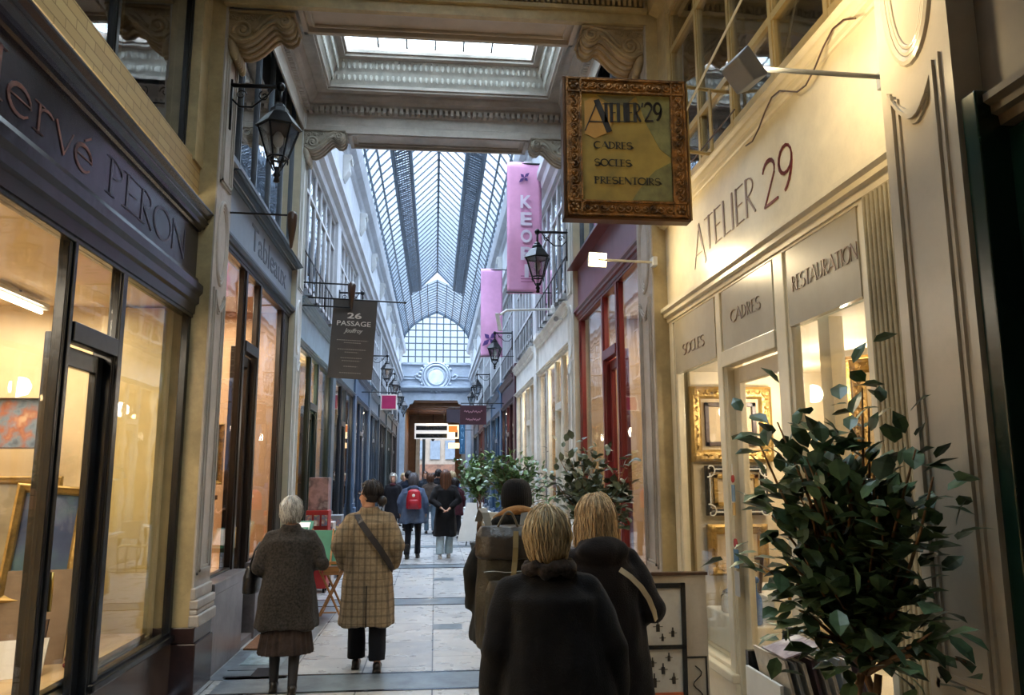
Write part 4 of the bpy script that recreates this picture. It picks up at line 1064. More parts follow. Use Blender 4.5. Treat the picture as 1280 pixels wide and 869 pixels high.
MB().obox((-2.35, 5.2, .62), (.03, 0, .0), (0, .02, 0), (.02, .05, .34)).build('strut', M_brown, cb)
for i, (yy, zz, ang, lab) in enumerate(((5.05, .60, .3, 'white card leaning at the foot of the taupe board'), (4.2, .72, .1, 'white mounted print leaning by the left window mullion'), (3.9, .85, .2, 'pale blue edged print stacked behind the white mounted print'))):
    p_ = thing('print', lab, 'print', (-2.4, yy, .5))
    MB().obox((-2.4-.05*i, yy, zz), (.26, ang*.3, 0), (0, .008, 0), (0, .07, (zz-.5)*2)).build('sheet', M_paper if i < 2 else mat('pale_blue_card', '#8fa6b8', .7), p_)
sh = thing('display_shelf', 'white display shelf with papers at the far left window', 'shelf', (-3.2, 5.1, .5))
s_ = MB(); s_.box(-3.6, -2.85, 4.9, 5.3, 1.02, 1.06); s_.box(-3.6, -2.85, 4.9, 5.3, .75, .78); s_.box(-3.6, -3.56, 4.9, 5.3, .5, 1.02); s_.box(-2.89, -2.85, 4.9, 5.3, .5, 1.02); s_.build('shelf_unit', M_white, sh)
bk = [('#7a2e24', .17), ('#3b4a5a', .15), ('#8c7a4c', .18)]
for i, (c_, hh) in enumerate(bk):
    b_ = thing('book', ['dark red', 'slate blue', 'ochre'][i] + ' book lying on the white display shelf, far left', 'book', (-3.3+i*.14, 5.0, 1.06))
    MB().box(-3.35+i*.15, -3.23+i*.15, 4.95, 5.12, 1.06, 1.09+.01*i).build('cover', mat('book%d' % i, c_, .6), b_, bevel=.003)
wr = thing('dried_flower_wreath', 'small bunch of dark red dried flowers on the near left window ledge', 'dried flowers', (-2.15, 5.25, .5))
wm = MB(); rnd = random.Random(5)
for i in range(90):
    a = rnd.uniform(0, 2*PI); r_ = rnd.uniform(.0, .11); wm.ell((-2.17+r_*math.cos(a)*.7, 5.3+r_*math.sin(a), .515+rnd.uniform(0, .06)), (.014, .014, .014), 6, 4)
wm.build('flower_heads', mat('dried_rose', '#5d1f1c', .8, var=.3, vs=30), wr, smooth=True)
# drape-like plaster figure at extreme left
dr = thing('draped_cloth', 'grey blue cloth hanging inside the shop at the far left edge', 'cloth', (-2.9, 4.9, 1.1))
dm = MB(); dm.rings([(1.06+.09*i, .11+.02*math.sin(i*.8), .08, -2.98, 4.6) for i in range(9)], 40, lambda a, z: 1+.14*math.sin(a*7+z*3))
dm.build('folds', mat('grey_blue_cloth', '#5b6270', .9), dr, smooth=True)

# gallery L2 contents
for i, (yy, zz, w_, h_, mf_, cols, lab) in enumerate((
    (7.6, 1.95, .5, .6, M_wood, ['#5a5c50', '#8a8a70', '#b7b29a'], 'landscape in a wooden frame hanging in the gallery window beside the yellow pier'),
    (9.3, 1.9, .6, .7, M_gold, ['#3e4c50', '#6d6a55', '#9a9a88'], 'gold framed landscape hanging deeper in the gallery behind the elderly woman'),
    (7.5, 1.0, .5, .45, M_gold, ['#3a332c', '#5b4c3a', '#867252'], 'dark tilted framed study standing low in the gallery window'))):
    picture('framed_painting', lab, (-2.55 - .15*(i == 1), yy, zz), w_, h_, .05, mf_, paint('gallery_canvas%d' % i, cols, 5), face=(.75, -1, 0), tilt=R_(-12) if i == 2 else 0, cat='painting')
lg = MB().box(-2.9, -2.1, 7.1, 8.0, 1.42, 1.46); lg.box(-2.85, -2.8, 7.12, 7.17, .7, 1.42); lg.box(-2.85, -2.8, 7.9, 7.95, .7, 1.42); lg.box(-2.15, -2.1, 7.12, 7.17, .7, 1.42)
g_ = thing('display_ledge', 'pale wooden display ledge inside the gallery window', 'shelf', (-2.5, 7.5, .7)); lg.build('ledge', M_wood, g_)

# frame-maker's window: a column of frames on the end wall, more to the near side
M_bwf = mat('black_and_white_frame', '#2a2522', .4, var=.2)
picture('gilt_frame', 'largest ornate gilt frame, top of the column, with a dark frame nested in it', (2.44, 6.33, 2.06), .70, .62, .10, M_gold2, M_canvas, inner=(.03, mat('dark_oak_frame', '#43302a', .4), .035), ornate=1)
o = picture('ornate_frame', 'black frame with white corner scrolls and gilt inner edge, middle of the column', (2.46, 6.33, 1.52), .52, .40, .05, M_bwf, M_canvas, inner=(.02, M_gold2, .035))
cs_ = MB()
for cx in (-1, 1):
    for cz in (-1, 1):
        cs_.tube([(cx*(.235+a*.018*math.cos(a*1.3)), -.055, cz*(.175+a*.018*math.sin(a*1.3))) for a in [q*.35 for q in range(12)]], .006, 5)
for cz in (-1, 1): cs_.box(-.2, .2, -.052, -.045, cz*.172-.004, cz*.172+.004)
for cx in (-1, 1): cs_.box(cx*.232-.004, cx*.232+.004, -.052, -.045, -.14, .14)
cs_.build('white_scrolls', M_paper, o, local=True)
picture('gilt_frame', 'carved gilt frame with beaded edge, lowest of the column', (2.45, 6.33, 1.05), .50, .40, .08, M_gold2, M_canvas, ornate=1)
picture('gilt_frame', 'tall gilt frame standing behind the frame shop door', (2.95, 5.0, 1.9), .5, 1.1, .09, M_gold, M_canvas, face=(-.8, -.6, 0), ornate=1)
picture('gilt_frame', 'tall gilt frame hanging in the near window beneath RESTAURATION', (2.62, 4.3, 1.9), .42, .85, .08, M_gold, M_canvas, face=(-.8, -.6, 0), ornate=1)
picture('gilt_frame', 'slim gold frame beside the fluted strip in the near window', (2.3, 3.62, 2.0), .3, .75, .05, M_gold2, mat('grey_print', '#77705f', .6), face=(-.9, -.45, 0))
picture('gilt_frame', 'wide gilt frame leaning low behind the ficus leaves', (2.6, 3.95, 1.05), .6, .7, .09, M_gold, M_canvas, face=(-.8, -.6, 0), tilt=R_(-8), ornate=1)
picture('small_frame', 'small dark frame leaning on the window shelf under the carved frames', (2.32, 5.75, .93), .16, .26, .025, M_brown, M_canvas, face=(-.3, -1, 0), tilt=R_(-10), roll=R_(8))
wd = thing('window_partition', 'white upright partition post between door and near window of frame shop', 'partition', (2.2, 4.28, .4))
MB().box(2.12, 2.2, 4.0, 4.12, .36, 2.5).build('post', M_cream, wd); 
ws2 = thing('display_riser', 'upper white riser at the back of the frame shop window', 'riser', (2.5, 5.8, .62))
ws = thing('window_shelf', 'white step shelf inside the frame shop window', 'shelf', (2.35, 5.8, .36))
MB().box(2.16, 2.6, 5.38, 6.3, .36, .62).build('lower_step', M_paper, ws, bevel=.01); MB().box(2.34, 2.7, 5.42, 6.25, .62, .80).build('box_body', M_paper, ws2, bevel=.01)
M_bg = bpy.data.materials.new('blue_glass'); M_bg.use_nodes = True; b = M_bg.node_tree.nodes['Principled BSDF']; b.inputs['Base Color'].default_value = hexc('#2e6fc4'); b.inputs['Transmission Weight'].default_value = .5; b.inputs['Roughness'].default_value = .08
M_cg = bpy.data.materials.new('clear_glassware'); M_cg.use_nodes = True; b = M_cg.node_tree.nodes['Principled BSDF']; b.inputs['Base Color'].default_value = (.95, .97, 1, 1); b.inputs['Transmission Weight'].default_value = .9; b.inputs['Roughness'].default_value = .03
def bottle(loc, h_, r_, m, label, name='bottle'):
    t = thing(name, label, name.replace('_', ' '), loc)
    MB().lathe([(r_*.7, 0), (r_, .01), (r_, h_*.5), (r_*.85, h_*.6), (r_*.3, h_*.7), (r_*.3, h_*.86)], loc, 18).build('body', m, t, smooth=True)
    MB().lathe([(r_*.35, h_*.86), (r_*.6, h_*.88), (r_*.75, h_*.94), (r_*.5, h_)], loc, 14).build('stopper', m, t, smooth=True)
bottle((2.23, 5.47, .622), .32, .045, M_bg, 'tall blue glass bottle with round stopper in the frame shop window')
def jar(loc, h_, r_, label):
    t = thing('glass_jar', label, 'glass jar', loc)
    MB().lathe([(r_*.8, 0), (r_, .015), (r_, h_*.7), (r_*.8, h_*.8)], loc, 18).build('body', M_cg, t, smooth=True)
    MB().lathe([(r_*.85, h_*.8), (r_*.8, h_*.9), (r_*.3, h_)], loc, 14).build('lid', M_cg, t, smooth=True)
jar((2.23, 5.98, .622), .17, .06, 'domed clear glass jar in the frame shop window'); jar((2.23, 5.68, .622), .13, .065, 'squat clear glass jar beside the blue bottle')
# things hung on the door glass
tg = thing('door_tag', 'small red oval tag on blue card hanging on the frame shop door glass', 'tag', (1.99, 5.12, 1.5))
MB().lathe([(.001, 0), (.026, 0), (.026, .006), (.001, .006)], (1.985, 5.16, 1.62), 16, 'x').build('red_oval', mat('red_enamel', '#9c1f1c', .3), tg)
MB().box(1.985, 1.991, 5.135, 5.185, 1.47, 1.58).build('blue_card', mat('blue_card', '#5f7a8c', .5), tg); MB().box(1.984, 1.99, 5.14, 5.18, 1.38, 1.46).build('ochre_card', mat('ochre_card', '#b08a4a', .5), tg)
MB().tube([(1.987, 5.16, 1.64), (1.987, 5.16, 1.72)], .003, 5).build('string', M_paper, tg)
tg = thing('door_sticker', 'lower red and blue sticker column on the frame shop door glass', 'sticker', (1.99, 5.12, 1.1))
MB().box(1.985, 1.99, 5.12, 5.2, 1.04, 1.16).build('blue_panel', mat('sticker_blue', '#38607c', .4), tg); MB().lathe([(.001, 0), (.03, 0), (.03, .006), (.001, .006)], (1.984, 5.16, 1.2), 16, 'x').build('red_dot', mat('red_enamel', '#9c1f1c'), tg)
MB().box(1.985, 1.99, 5.12, 5.2, .86, 1.02).build('grey_panel', mat('sticker_grey', '#8f8d88', .4), tg)
pc = thing('postcard', 'blue postcard propped at the bottom of the frame shop door', 'postcard', (2.02, 5.0, .5)); MB().obox((2.22, 4.95, .6), (.1, .02, 0), (.0, .004, 0), (.02, 0, .2)).build('card', mat('navy_card', '#25406a', .5), pc)

# ------------------------------------------------------------------ gilt hanging sign
t = thing('framed_hanging_sign', 'square carved gilt frame sign reading Atelier 29 hung over the passage', 'sign', (1.26, 4.95, 3.85))
SX0, SX1, SZ0, SZ1, SY = .835, 1.705, 3.335, 4.355, 4.95
f = MB(); fw = .125
f.box(SX0, SX1, SY, SY+.10, SZ1-.02, SZ1); f.box(SX0, SX1, SY, SY+.10, SZ0, SZ0+.02); f.box(SX0, SX0+.02, SY, SY+.1, SZ0, SZ1); f.box(SX1-.02, SX1, SY, SY+.1, SZ0, SZ1)
f.box(SX0+.01, SX1-.01, SY+.04, SY+.06, SZ0+.01, SZ1-.01)
f.build('outer_case', mat('dark_bronze_wood', '#5a3a20', .4, var=.2, metal=.3), t, bevel=.006)
g = MB()
g.box(SX0+.02, SX1-.02, SY-.012, SY+.02, SZ1-fw, SZ1-.02); g.box(SX0+.02, SX1-.02, SY-.012, SY+.02, SZ0+.02, SZ0+fw)
g.box(SX0+.02, SX0+fw, SY-.012, SY+.02, SZ0+fw, SZ1-fw); g.box(SX1-fw, SX1-.02, SY-.012, SY+.02, SZ0+fw, SZ1-fw)
for a in (SX0+.022, SX0+fw-.012, SX1-fw, SX1-.034): g.box(a, a+.012, SY-.026, SY-.01, SZ0+.02, SZ1-.02)
for a in (SZ0+.022, SZ0+fw-.012, SZ1-fw, SZ1-.034): g.box(SX0+.02, SX1-.02, SY-.026, SY-.01, a, a+.012)
M_gf = mat('bronze_gilding', '#80572a', .38, metal=.6, var=.4, vs=14, bump=.5, bs=70)
g.build('gilt_frame', M_gf, t)
c_ = MB(); cw = .045
def scroll(cx, cz, r, a0, sg): c_.tube([(cx + r*(1-q/14)*math.cos(a0+sg*q*.62), SY-.018, cz + r*(1-q/14)*math.sin(a0+sg*q*.62)) for q in range(12)], .0065, 5)
n = 11
for i in range(n):
    u = (i+.5)/n
    for zz in (SZ0+.072, SZ1-.072): scroll(SX0+fw+(SX1-SX0-2*fw)*u, zz, .03, i*PI, 1 if i % 2 else -1); c_.ell((SX0+fw+(SX1-SX0-2*fw)*u, SY-.02, zz+.0), (.009, .009, .009), 6, 5)
for i in range(14):
    u = (i+.5)/14
    for xx in (SX0+.072, SX1-.072): scroll(xx, SZ0+fw+(SZ1-SZ0-2*fw)*u, .03, i*PI+PI/2, 1 if i % 2 else -1); c_.ell((xx, SY-.02, SZ0+fw+(SZ1-SZ0-2*fw)*u), (.009, .009, .009), 6, 5)
for xx in (SX0+.072, SX1-.072):
    for zz in (SZ0+.072, SZ1-.072):
        for q in range(6): c_.ell((xx+.022*math.cos(q*PI/3), SY-.018, zz+.022*math.sin(q*PI/3)), (.013, .01, .013), 6, 5)
for i in range(4): c_.ell((SX0+.2+i*.157, SY-.028, SZ1-.085), (.017, .008, .008), 8, 6)
c_.build('carved_scrolls', M_gf, t, smooth=True)
PX0, PX1, PZ0, PZ1 = SX0+fw, SX1-fw, SZ0+fw, SZ1-fw
bp_ = MB().box(PX0, PX1, SY+.005, SY+.03, PZ0, PZ1).build('painted_panel', paint('olive_ochre_panel', ['#6a5a2c', '#856e33', '#957c3a', '#7d6a35'], 4), t)
def flat(pts, m, nm, yy): MB().prism(pts, lambda a, b, tt: (PX0+(PX1-PX0)*a, SY+.005-yy-.002*tt, PZ0+(PZ1-PZ0)*b)).build(nm, m, bp_)
flat([(.62, 1), (.74, .72), (.88, .5), (1, .42), (1, 1)], mat('olive_grey_patch', '#6f6a3e', .5, var=.2, vs=8), 'olive_patch', .001)
flat([(.18, .99), (.3, .93), (.5, .9), (.62, .99)], mat('grey_patch', '#5c5638', .5), 'grey_patch', .002)
flat([(.04, .62), (.04, .92), (.14, .97), (.3, .9), (.38, .78), (.3, .64), (.15, .58)], mat('amber_patch', '#ad7f36', .5, var=.1), 'amber_patch', .003)
flat([(.55, .02), (.7, .2), (.82, .3), (1, .38), (1, .02)], mat('olive_grey_patch', '#6f6a3e'), 'lower_patch', .0015)
M_ink = mat('black_ink', '#1d1710', .5, var=.1)
ty = SY-.001
deco('lettering', 'A', M_ink, t, (PX0+.02, ty, PZ0+.50), (1, 0, 0), (0, 0, 1), .22, .18, ext=.003, wt=1.5)
deco('lettering', "TELIER'29", M_ink, t, (PX0+.15, ty, PZ0+.565), (1, 0, 0), (0, 0, 1), .135, .42, ext=.003, slope=.05, wt=1.7)
for i, (wd_, ww) in enumerate((('CADRES', .27), ('SOCLES', .26), ('PRESENTOIRS', .46))):
    deco('lettering', wd_, M_ink, t, (PX0+.085, ty, PZ0+.375-.125*i), (1, 0, 0), (0, 0, 1), .048, ww, ext=.003, wt=1.9, serif=True)
# bracket of the sign
bk_ = thing('sign_bracket', 'cream iron bracket with diagonal stay holding the gilt sign to the wall', 'bracket', (1.95, 5.0, 4.2))
m_ = MB(); m_.tube([(1.70, 5.0, 4.34), (2.05, 5.06, 4.34)], .013, 6); m_.tube([(1.70, 5.0, 3.86), (2.05, 5.06, 3.86)], .013, 6); m_.tube([(1.72, 5.0, 3.36), (1.72, 5.0, 4.36)], .011, 6); m_.tube([(1.9, 5.03, 3.86), (1.9, 5.03, 4.34)], .013, 6)
m_.build('frame_bars', M_yfr, bk_); MB().tube([(1.71, 5.0, 4.15), (1.98, 3.7, 4.9)], .009, 6).build('stay', M_cream, bk_)

# ------------------------------------------------------------------ wall floodlights
def flood(loc, wallx, wally, label, head_rot, lit, m, size=(.17, .05, .13), droop=0):
    x, y, z = loc
    t = thing('floodlight', label, 'floodlight', loc)
    MB().tube([(x, y, z), (wallx, wally, z)], .011, 8).build('arm', M_cream if lit == 2 else mat('grey_metal', '#6f7276', .4, metal=.3), t)
    MB().box(wallx-.02, wallx+.02, wally-.05, wally+.05, z-.04, z+.04).build('wall_plate', m, t, bevel=.005)
    R3 = Matrix.Rotation(head_rot[2], 3, 'Z') @ Matrix.Rotation(head_rot[0], 3, 'X')
    h = MB(); a, b, c = size
    P = [Vector(p) for p in ((-a/2, 0, -c/2), (a/2, 0, -c/2), (a/2, 0, c/2), (-a/2, 0, c/2), (-a*.42, b, -c*.4), (a*.42, b, -c*.4), (a*.42, b, c*.4), (-a*.42, b, c*.4))]
    h.add([Vector(loc) + R3 @ p for p in P], [(0,1,2,3), (7,6,5,4), (0,4,5,1), (1,5,6,2), (2,6,7,3), (3,7,4,0)])
    ho = h.build('head', m, t, bevel=.006)
    q = MB(); P = [Vector(p) for p in ((-a*.44, -.004, -c*.42), (a*.44, -.004, -c*.42), (a*.44, -.004, c*.42), (-a*.44, -.004, c*.42))]
    P = P + [p + Vector((0, .006, 0)) for p in P]
    q.add([Vector(loc) + R3 @ p for p in P], [(0,1,2,3), (7,6,5,4), (0,4,5,1), (1,5,6,2), (2,6,7,3), (3,7,4,0)])
    q.build('lens', emis('flood_glow', '#ffe2a8', 30), t)
    nrm = R3 @ Vector((0, -1, 0))
    return Vector(loc) + nrm*.03, nrm
def aim(o, d):
    o.rotation_euler = Vector(d).to_track_quat('-Z', 'Y').to_euler()
# the near one turns its back to us and washes the cream name board and the frame shop
p_, n_ = flood((1.30, 2.98, 3.35), 1.93, 3.0, 'grey floodlight on a long arm washing the cream name board', (R_(-38), 0, R_(100)), 1, mat('grey_lamp_shell', '#8a8c90', .45), size=(.16, .07, .15))
l = area('floodlight_beam', p_, .16, P_FLOOD, (1, .76, .42), sy=.1); aim(l, n_)
p_, n_ = flood((1.36, 6.38, 3.46), 1.86, 6.42, 'small square floodlight lit towards us beside the yellow pier', (R_(10), 0, R_(8)), 2, M_white, size=(.17, .06, .13))
l = area('floodlight_beam', p_, .14, P_SPOT_B, (1, .78, .45), sy=.1); aim(l, n_)
def spot(side, loc, wx, wy, label, m):
    t = thing('wall_spotlight', label, 'spotlight', loc); x, y, z = loc
    MB().tube([(x, y, z), (wx, wy, z+.02)], .012, 8).build('arm', m, t); 
    MB().lathe([(.02, .05), (.05, .03), (.075, -.1), (.05, -.3), (.02, -.32)], (x, y, z-.02), 14).build('shade', M_brown if side < 0 else m, t, smooth=True)
    MB().lathe([(.01, -.01), (.05, -.01), (.05, .01), (.01, .01)], (wx, wy, z+.02), 12, 'x').build('wall_rose', m, t)
spot(-1, (-1.42, 6.95, 3.95), -1.87, 6.8, 'thin rod spotlight with brown cone shade crossing the slate blue board', M_iron) if False else None
t = thing('wall_spotlight', 'brown cone spotlight on a thin rod before the slate blue board', 'spotlight', (-1.6, 7.2, 3.95))
MB().tube([(-1.85, 6.93, 3.97), (-1.33, 6.96, 3.97)], .009, 6).build('arm', M_iron, t)
MB().lathe([(.035, .03), (.045, 0), (.04, -.1), (.012, -.3), (.004, -.31)], (-1.31, 6.96, 3.97), 12).build('shade', M_brown, t, smooth=True)
t = thing('wall_spotlight', 'second cone spotlight on a rod just past the grey banner', 'spotlight', (-1.6, 11.2, 4.4))
for z_ in (4.33, 4.0): 
    MB().tube([(-1.9, 10.95, z_), (-1.2, 10.97, z_-.02)], .012, 6).build('arm', M_iron, t)
MB().lathe([(.03, .05), (.06, 0), (.05, -.12), (.015, -.35), (.004, -.36)], (-1.2, 10.97, 4.3), 12).build('shade', M_brown, t, smooth=True)
t = thing('strip_spotlight', 'grey strip light on a bent arm over the white shops', 'spotlight', (1.4, 12.2, 4.2))
MB().tube([(1.9, 12.3, 4.3), (1.1, 12.2, 4.24), (1.0, 12.15, 4.16)], .02, 8).build('arm', M_white, t)
MB().obox((.97, 12.1, 4.03), (.06, 0, .0), (0, .05, 0), (-.05, 0, .28)).build('lamp_head', M_white, t, bevel=.01); MB().lathe([(.01, -.03), (.06, -.03), (.06, .03), (.01, .03)], (1.87, 12.3, 4.3), 12, 'x').build('wall_rose', M_white, t)
ca = thing('cable', 'loose dark cable sagging along the cream cornice', 'cable', (1.9, 3.6, 3.8))
cm = MB(); cm.tube([(1.90, 3.15+.1*i, 3.72+.07*math.sin(i*.9)) for i in range(14)], .005, 5); cm.tube([(1.86, 4.5+.2*i, 3.93) for i in range(8)], .006, 5); cm.build('wire', M_brown, ca)

# ------------------------------------------------------------------ street lanterns on brackets
def lantern(s, y, zc=4.55, label='', reach=.44, wx=1.86, gl=None):
    t = thing('wall_lantern', label, 'lantern', (s*(wx-reach), y, zc), group='iron wall lanterns'); xc = s*(wx-reach)
    b = MB(); zb = zc+.53
    b.tube([(s*wx, y, zb), (xc, y, zb)], .02, 8); b.tube([(s*(wx-.01), y, zb-.42), (s*(wx-.01), y, zb+.05)], .018, 6)
    b.ell((xc, y, zb), (.04, .04, .045), 10, 8); b.tube([(xc, y, zb), (xc, y, zc+.33)], .016, 8)
    b.tube([(s*(wx-.01), y, zb-.12), (s*(wx-.09), y, zb-.2), (s*(wx-.2), y, zb-.2), (s*(wx-.33), y, zb-.08), (s*(wx-.38), y, zb-.01)], .009, 6)
    for cx, a0 in ((.1, 0), (.3, 2)):
        b.tube([(s*(wx-cx) + .05*(1-q/16)*math.cos(a0+q*.6), y, zb-.09 + .05*(1-q/16)*math.sin(a0+q*.6)) for q in range(13)], .007, 5)
    b.build('bracket', M_iron, t, smooth=True)
    N = 6; R0, R1 = .175, .088; z0, z1 = zc-.14, zc+.14
    fr = MB()
    def pt(r, z, j): return Vector((xc + r*math.cos(2*PI*j/N+.26), y + r*math.sin(2*PI*j/N+.26), z))
    for j in range(N):
        fr.tube([pt(R1, z0, j), pt(R0, z1, j)], .010, 5); fr.tube([pt(R1, z0, j), pt(R1, z0, j+1)], .011, 5); fr.tube([pt(R0, z1, j), pt(R0, z1, j+1)], .014, 5)
        fr.tube([pt(R1, z0, j), (xc + .03*math.cos(2*PI*j/N), y + .03*math.sin(2*PI*j/N), z0-.12)], .007, 5)
        fr.ell(pt(R1, z0-.03, j), (.008, .008, .03), 5, 4)
    fr.build('frame', M_iron, t)
    g = MB()
    for j in range(N):
        P = [pt(R1, z0, j), pt(R1, z0, j+1), pt(R0, z1, j+1), pt(R0, z1, j)]; c0 = Vector((xc, y, zc)); Q = [p + (c0-p)*.03 for p in P]
        g.add(P+Q, [(0,1,2,3), (7,6,5,4), (0,4,5,1), (1,5,6,2), (2,6,7,3), (3,7,4,0)])
    g.build('glass', M_lantg, t)
    MB().lathe([(R0+.03, z1), (R0+.015, z1+.02), (.11, z1+.12), (.085, z1+.14), (.078, z1+.18), (.05, z1+.2), (.045, z1+.22), (.02, z1+.24)], (xc, y, 0), 6, a0=.26).build('roof', M_iron, t)
    MB().lathe([(.012, -.0), (.03, .01), (.02, .05), (.035, .07), (.02, .1), (.03, .14)], (xc, y, z0-.23), 10).build('finial', M_iron, t, smooth=True)
    bm = MB(); bm.tube([(xc, y, z0+.01), (xc, y, z0+.1)], .012, 6); bm.lathe([(.02, .1), (.045, .14), (.045, .2), (.02, .24)], (xc, y, z0), 10); bm.build('burner', M_paper, t, smooth=True)
    return t
for s, k, lab in ((-1, 0, 'black iron lantern on the yellow pier, nearest and largest of all'), (1, 1, 'black iron lantern overlapping the large pink banner'),
                  (-1, 2, 'iron lantern bracket partly hidden behind the grey 26 Passage banner'), (-1, 4, 'iron lantern above the small magenta square sign'), (1, 3, 'iron lantern before the second, plainer pink banner'),
                  (-1, 5, 'lantern just beyond the magenta sign, fifth along the left wall'), (1, 5, 'small far lantern above the dark maroon hanging board'), (-1, 6, 'small far lantern low against the left timber edge of the opening'),
                  (-1, 7, 'farthest small lantern on the left beside the end wall'), (1, 6, 'farthest small lantern on the right by the end wall')):
    y = 6.74 + 4.05*k if k != 1 else 10.75
    lantern(s, y if (s, k) != (-1, 4) else 22.9, 4.56, lab)
t = thing('street_lantern', 'tiny dark lantern hanging in the bright far exit', 'lantern', (-.15, 52, 4.1))
MB().tube([(-.15, 49.4, 4.9), (-.15, 49.4, 4.3)], .02, 6).build('chain', M_iron, t); MB().lathe([(.06, -.4), (.2, -.05), (.2, 0), (.08, .15), (.02, .2)], (-.15, 49.4, 4.15), 6).build('body', M_iron, t)
MB().tube([(-.15, 49.4, 4.9), (-.15, 49.4, 5.57)], .02, 6).build('rod', M_iron, t)

# ------------------------------------------------------------------ banners and hanging boards
M_pink = mat('pink_banner_cloth', '#d79bc0', .65, var=.05, bump=.1, bs=4)
M_pur = mat('purple_print', '#4a2a6e', .5, var=.1); M_pw = mat('pale_lilac_print', '#d9cfe0', .5, var=.05)
def banner(x0, x1, y, z0, z1, label):
    t = thing('hanging_banner', label, 'banner', ((x0+x1)/2, y, z1)); mb = MB(); nx, nz = 10, 24; P = []; F = []
    for sd in (0, 1):
        for j in range(nz+1):
            for i in range(nx+1):
                u, v = i/nx, j/nz; P.append((x0+(x1-x0)*u, y + .018*math.sin(u*5+v*4) + .01*math.sin(v*11) + sd*.006, z0+(z1-z0)*v + .01*math.sin(u*3)))
    W = nx+1; N = W*(nz+1)
    for j in range(nz):
        for i in range(nx):
            a = j*W+i; F.append((a, a+1, a+W+1, a+W)); F.append((N+a+W, N+a+W+1, N+a+1, N+a))
    for j in range(nz): a = j*W; F.append((a+W, N+a+W, N+a, a)); a = j*W+nx; F.append((a, N+a, N+a+W, a+W))
    for i in range(nx): F.append((i, N+i, N+i+1, i+1)); a = nz*W+i; F.append((a+1, N+a+1, N+a, a))
    mb.add(P, F); c = mb.build('cloth', M_pink, t, smooth=True)
    r = MB(); r.tube([(x0-.02, y, z1-.01), (1.95, y, z1-.01)], .014, 6); r.tube([(x0-.02, y, z0+.03), (1.95, y, z0+.03)], .01, 6); r.build('rods', M_iron, t)
    return t
b1_ = banner(1.19, 1.80, 13.0, 4.70, 7.06, 'large pink hanging banner with pale letters KEOPI')
for i, ch in enumerate('KEOPI'):
    text('lettering', ch, M_pw, b1_, (1.52, 12.96, 6.22-.31*i), (1, 0, 0), (0, 0, 1), .235, .2 if ch != 'I' else .07, ext=.004, bold=.03, center=True)
def xmark(p, cx, cz, y, r):
    mk = MB()
    for a, l in ((R_(45), 1), (R_(135), .7), (R_(225), 1), (R_(315), .7)):
        d = Vector((math.cos(a), 0, math.sin(a))); e = Vector((-math.sin(a), 0, math.cos(a))); c0 = Vector((cx, y, cz)); pts = [c0, c0+d*r*.5*l+e*r*.22, c0+d*r*l, c0+d*r*.5*l-e*r*.22]
        mk.add(pts + [q + Vector((0, -.004, 0)) for q in pts], [(0,1,2,3), (7,6,5,4), (0,4,5,1), (1,5,6,2), (2,6,7,3), (3,7,4,0)])
    mk.build('cross_mark', M_pur, p)
xmark(b1_, 1.49, 6.78, 12.965, .13)
lm = MB(); 
for i in range(3): lm.box(1.42, 1.62, 12.958, 12.962, 5.0-.05*i, 5.015-.05*i)
lm.build('lettering', mat('rose_print', '#9a5a80', .5), b1_)
b2_ = banner(1.08, 1.62, 19.0, 4.50, 6.73, 'second pink hanging banner, plain with a purple cross mark low down')
xmark(b2_, 1.3, 4.95, 18.955, .26)
# grey 26 PASSAGE banner
t = thing('hanging_banner', 'dark grey hanging banner reading 26 Passage', 'banner', (-1.17, 11.0, 4.1))
mb = MB(); mb.obox((-1.17, 11.0, 3.535), (.61, 0, -.03), (0, .012, 0), (.055, 0, 1.12)); mb.build('cloth', mat('charcoal_banner', '#4a4541', .6, var=.08), t)
m_ = MB(); m_.tube([(-1.9, 11.0, 4.13), (-.45, 11.0, 4.07)], .012, 8); m_.ell((-.45, 11, 4.07), (.02, .02, .02), 8, 6)
m_.build('rod', M_iron, t)
rt, upv = Vector((1, 0, -.05)).normalized(), Vector((.05, 0, 1)).normalized()
M_bl = mat('pale_banner_print', '#d8d2c8', .5, var=.03)
def bt(s_, u, v, h_, w_, **k): text('lettering', s_, M_bl, t, Vector((-1.17, 10.99, 3.535)) + rt*u + upv*v, rt, upv, h_, w_, center=True, **k)
bt('26', 0, .29, .085, .2, bold=.02); bt('PASSAGE', -.0, .185, .07, .47, bold=.01); bt('Jouffroy', .0, .07, .08, .26, shear=.4)
lm = MB()
for i, (v, w_) in enumerate(((-.02, .44), (-.055, .24), (-.15, .40), (-.19, .2), (-.27, .30), (-.31, .26), (-.39, .2), (-.48, .3))):
    q = Vector((-1.17, 10.991, 3.535)) + upv*v
    n = int(w_/.03)
    lm = MB(); lm.obox(q, rt*w_, (0, .002, 0), upv*.003)
    for j in range(n): lm.obox(q + rt*(-w_/2 + .03*(j+.5)), rt*.022, (0, .003, 0), upv*.012)
    lm.build('text_line', mat('dim_banner_print', '#8b857c', .5), t)
t = thing('hanging_sign', 'small magenta square sign with white border on the left wall', 'sign', (-1.2, 20.5, 3.5))
MB().box(-1.42, -1.0, 20.5, 20.54, 3.32, 3.72).build('board', M_paper, t); MB().box(-1.39, -1.03, 20.48, 20.5, 3.35, 3.69).build('magenta_face', mat('magenta_print', '#a02458', .4), t)
MB().tube([(-1.0, 20.52, 3.78), (-1.92, 20.52, 3.78)], .012, 6).build('arm', M_iron, t); MB().tube([(-1.2, 20.52, 3.78), (-1.2, 20.52, 3.7)], .01, 5).build('hook', M_iron, t)
t = thing('hanging_sign', 'dark maroon hanging board with pale script on the right wall', 'sign', (1.1, 22, 3.3))
MB().box(.68, 1.42, 22, 22.05, 3.04, 3.58).build('board', mat('maroon_board', '#3a1d28', .4), t)
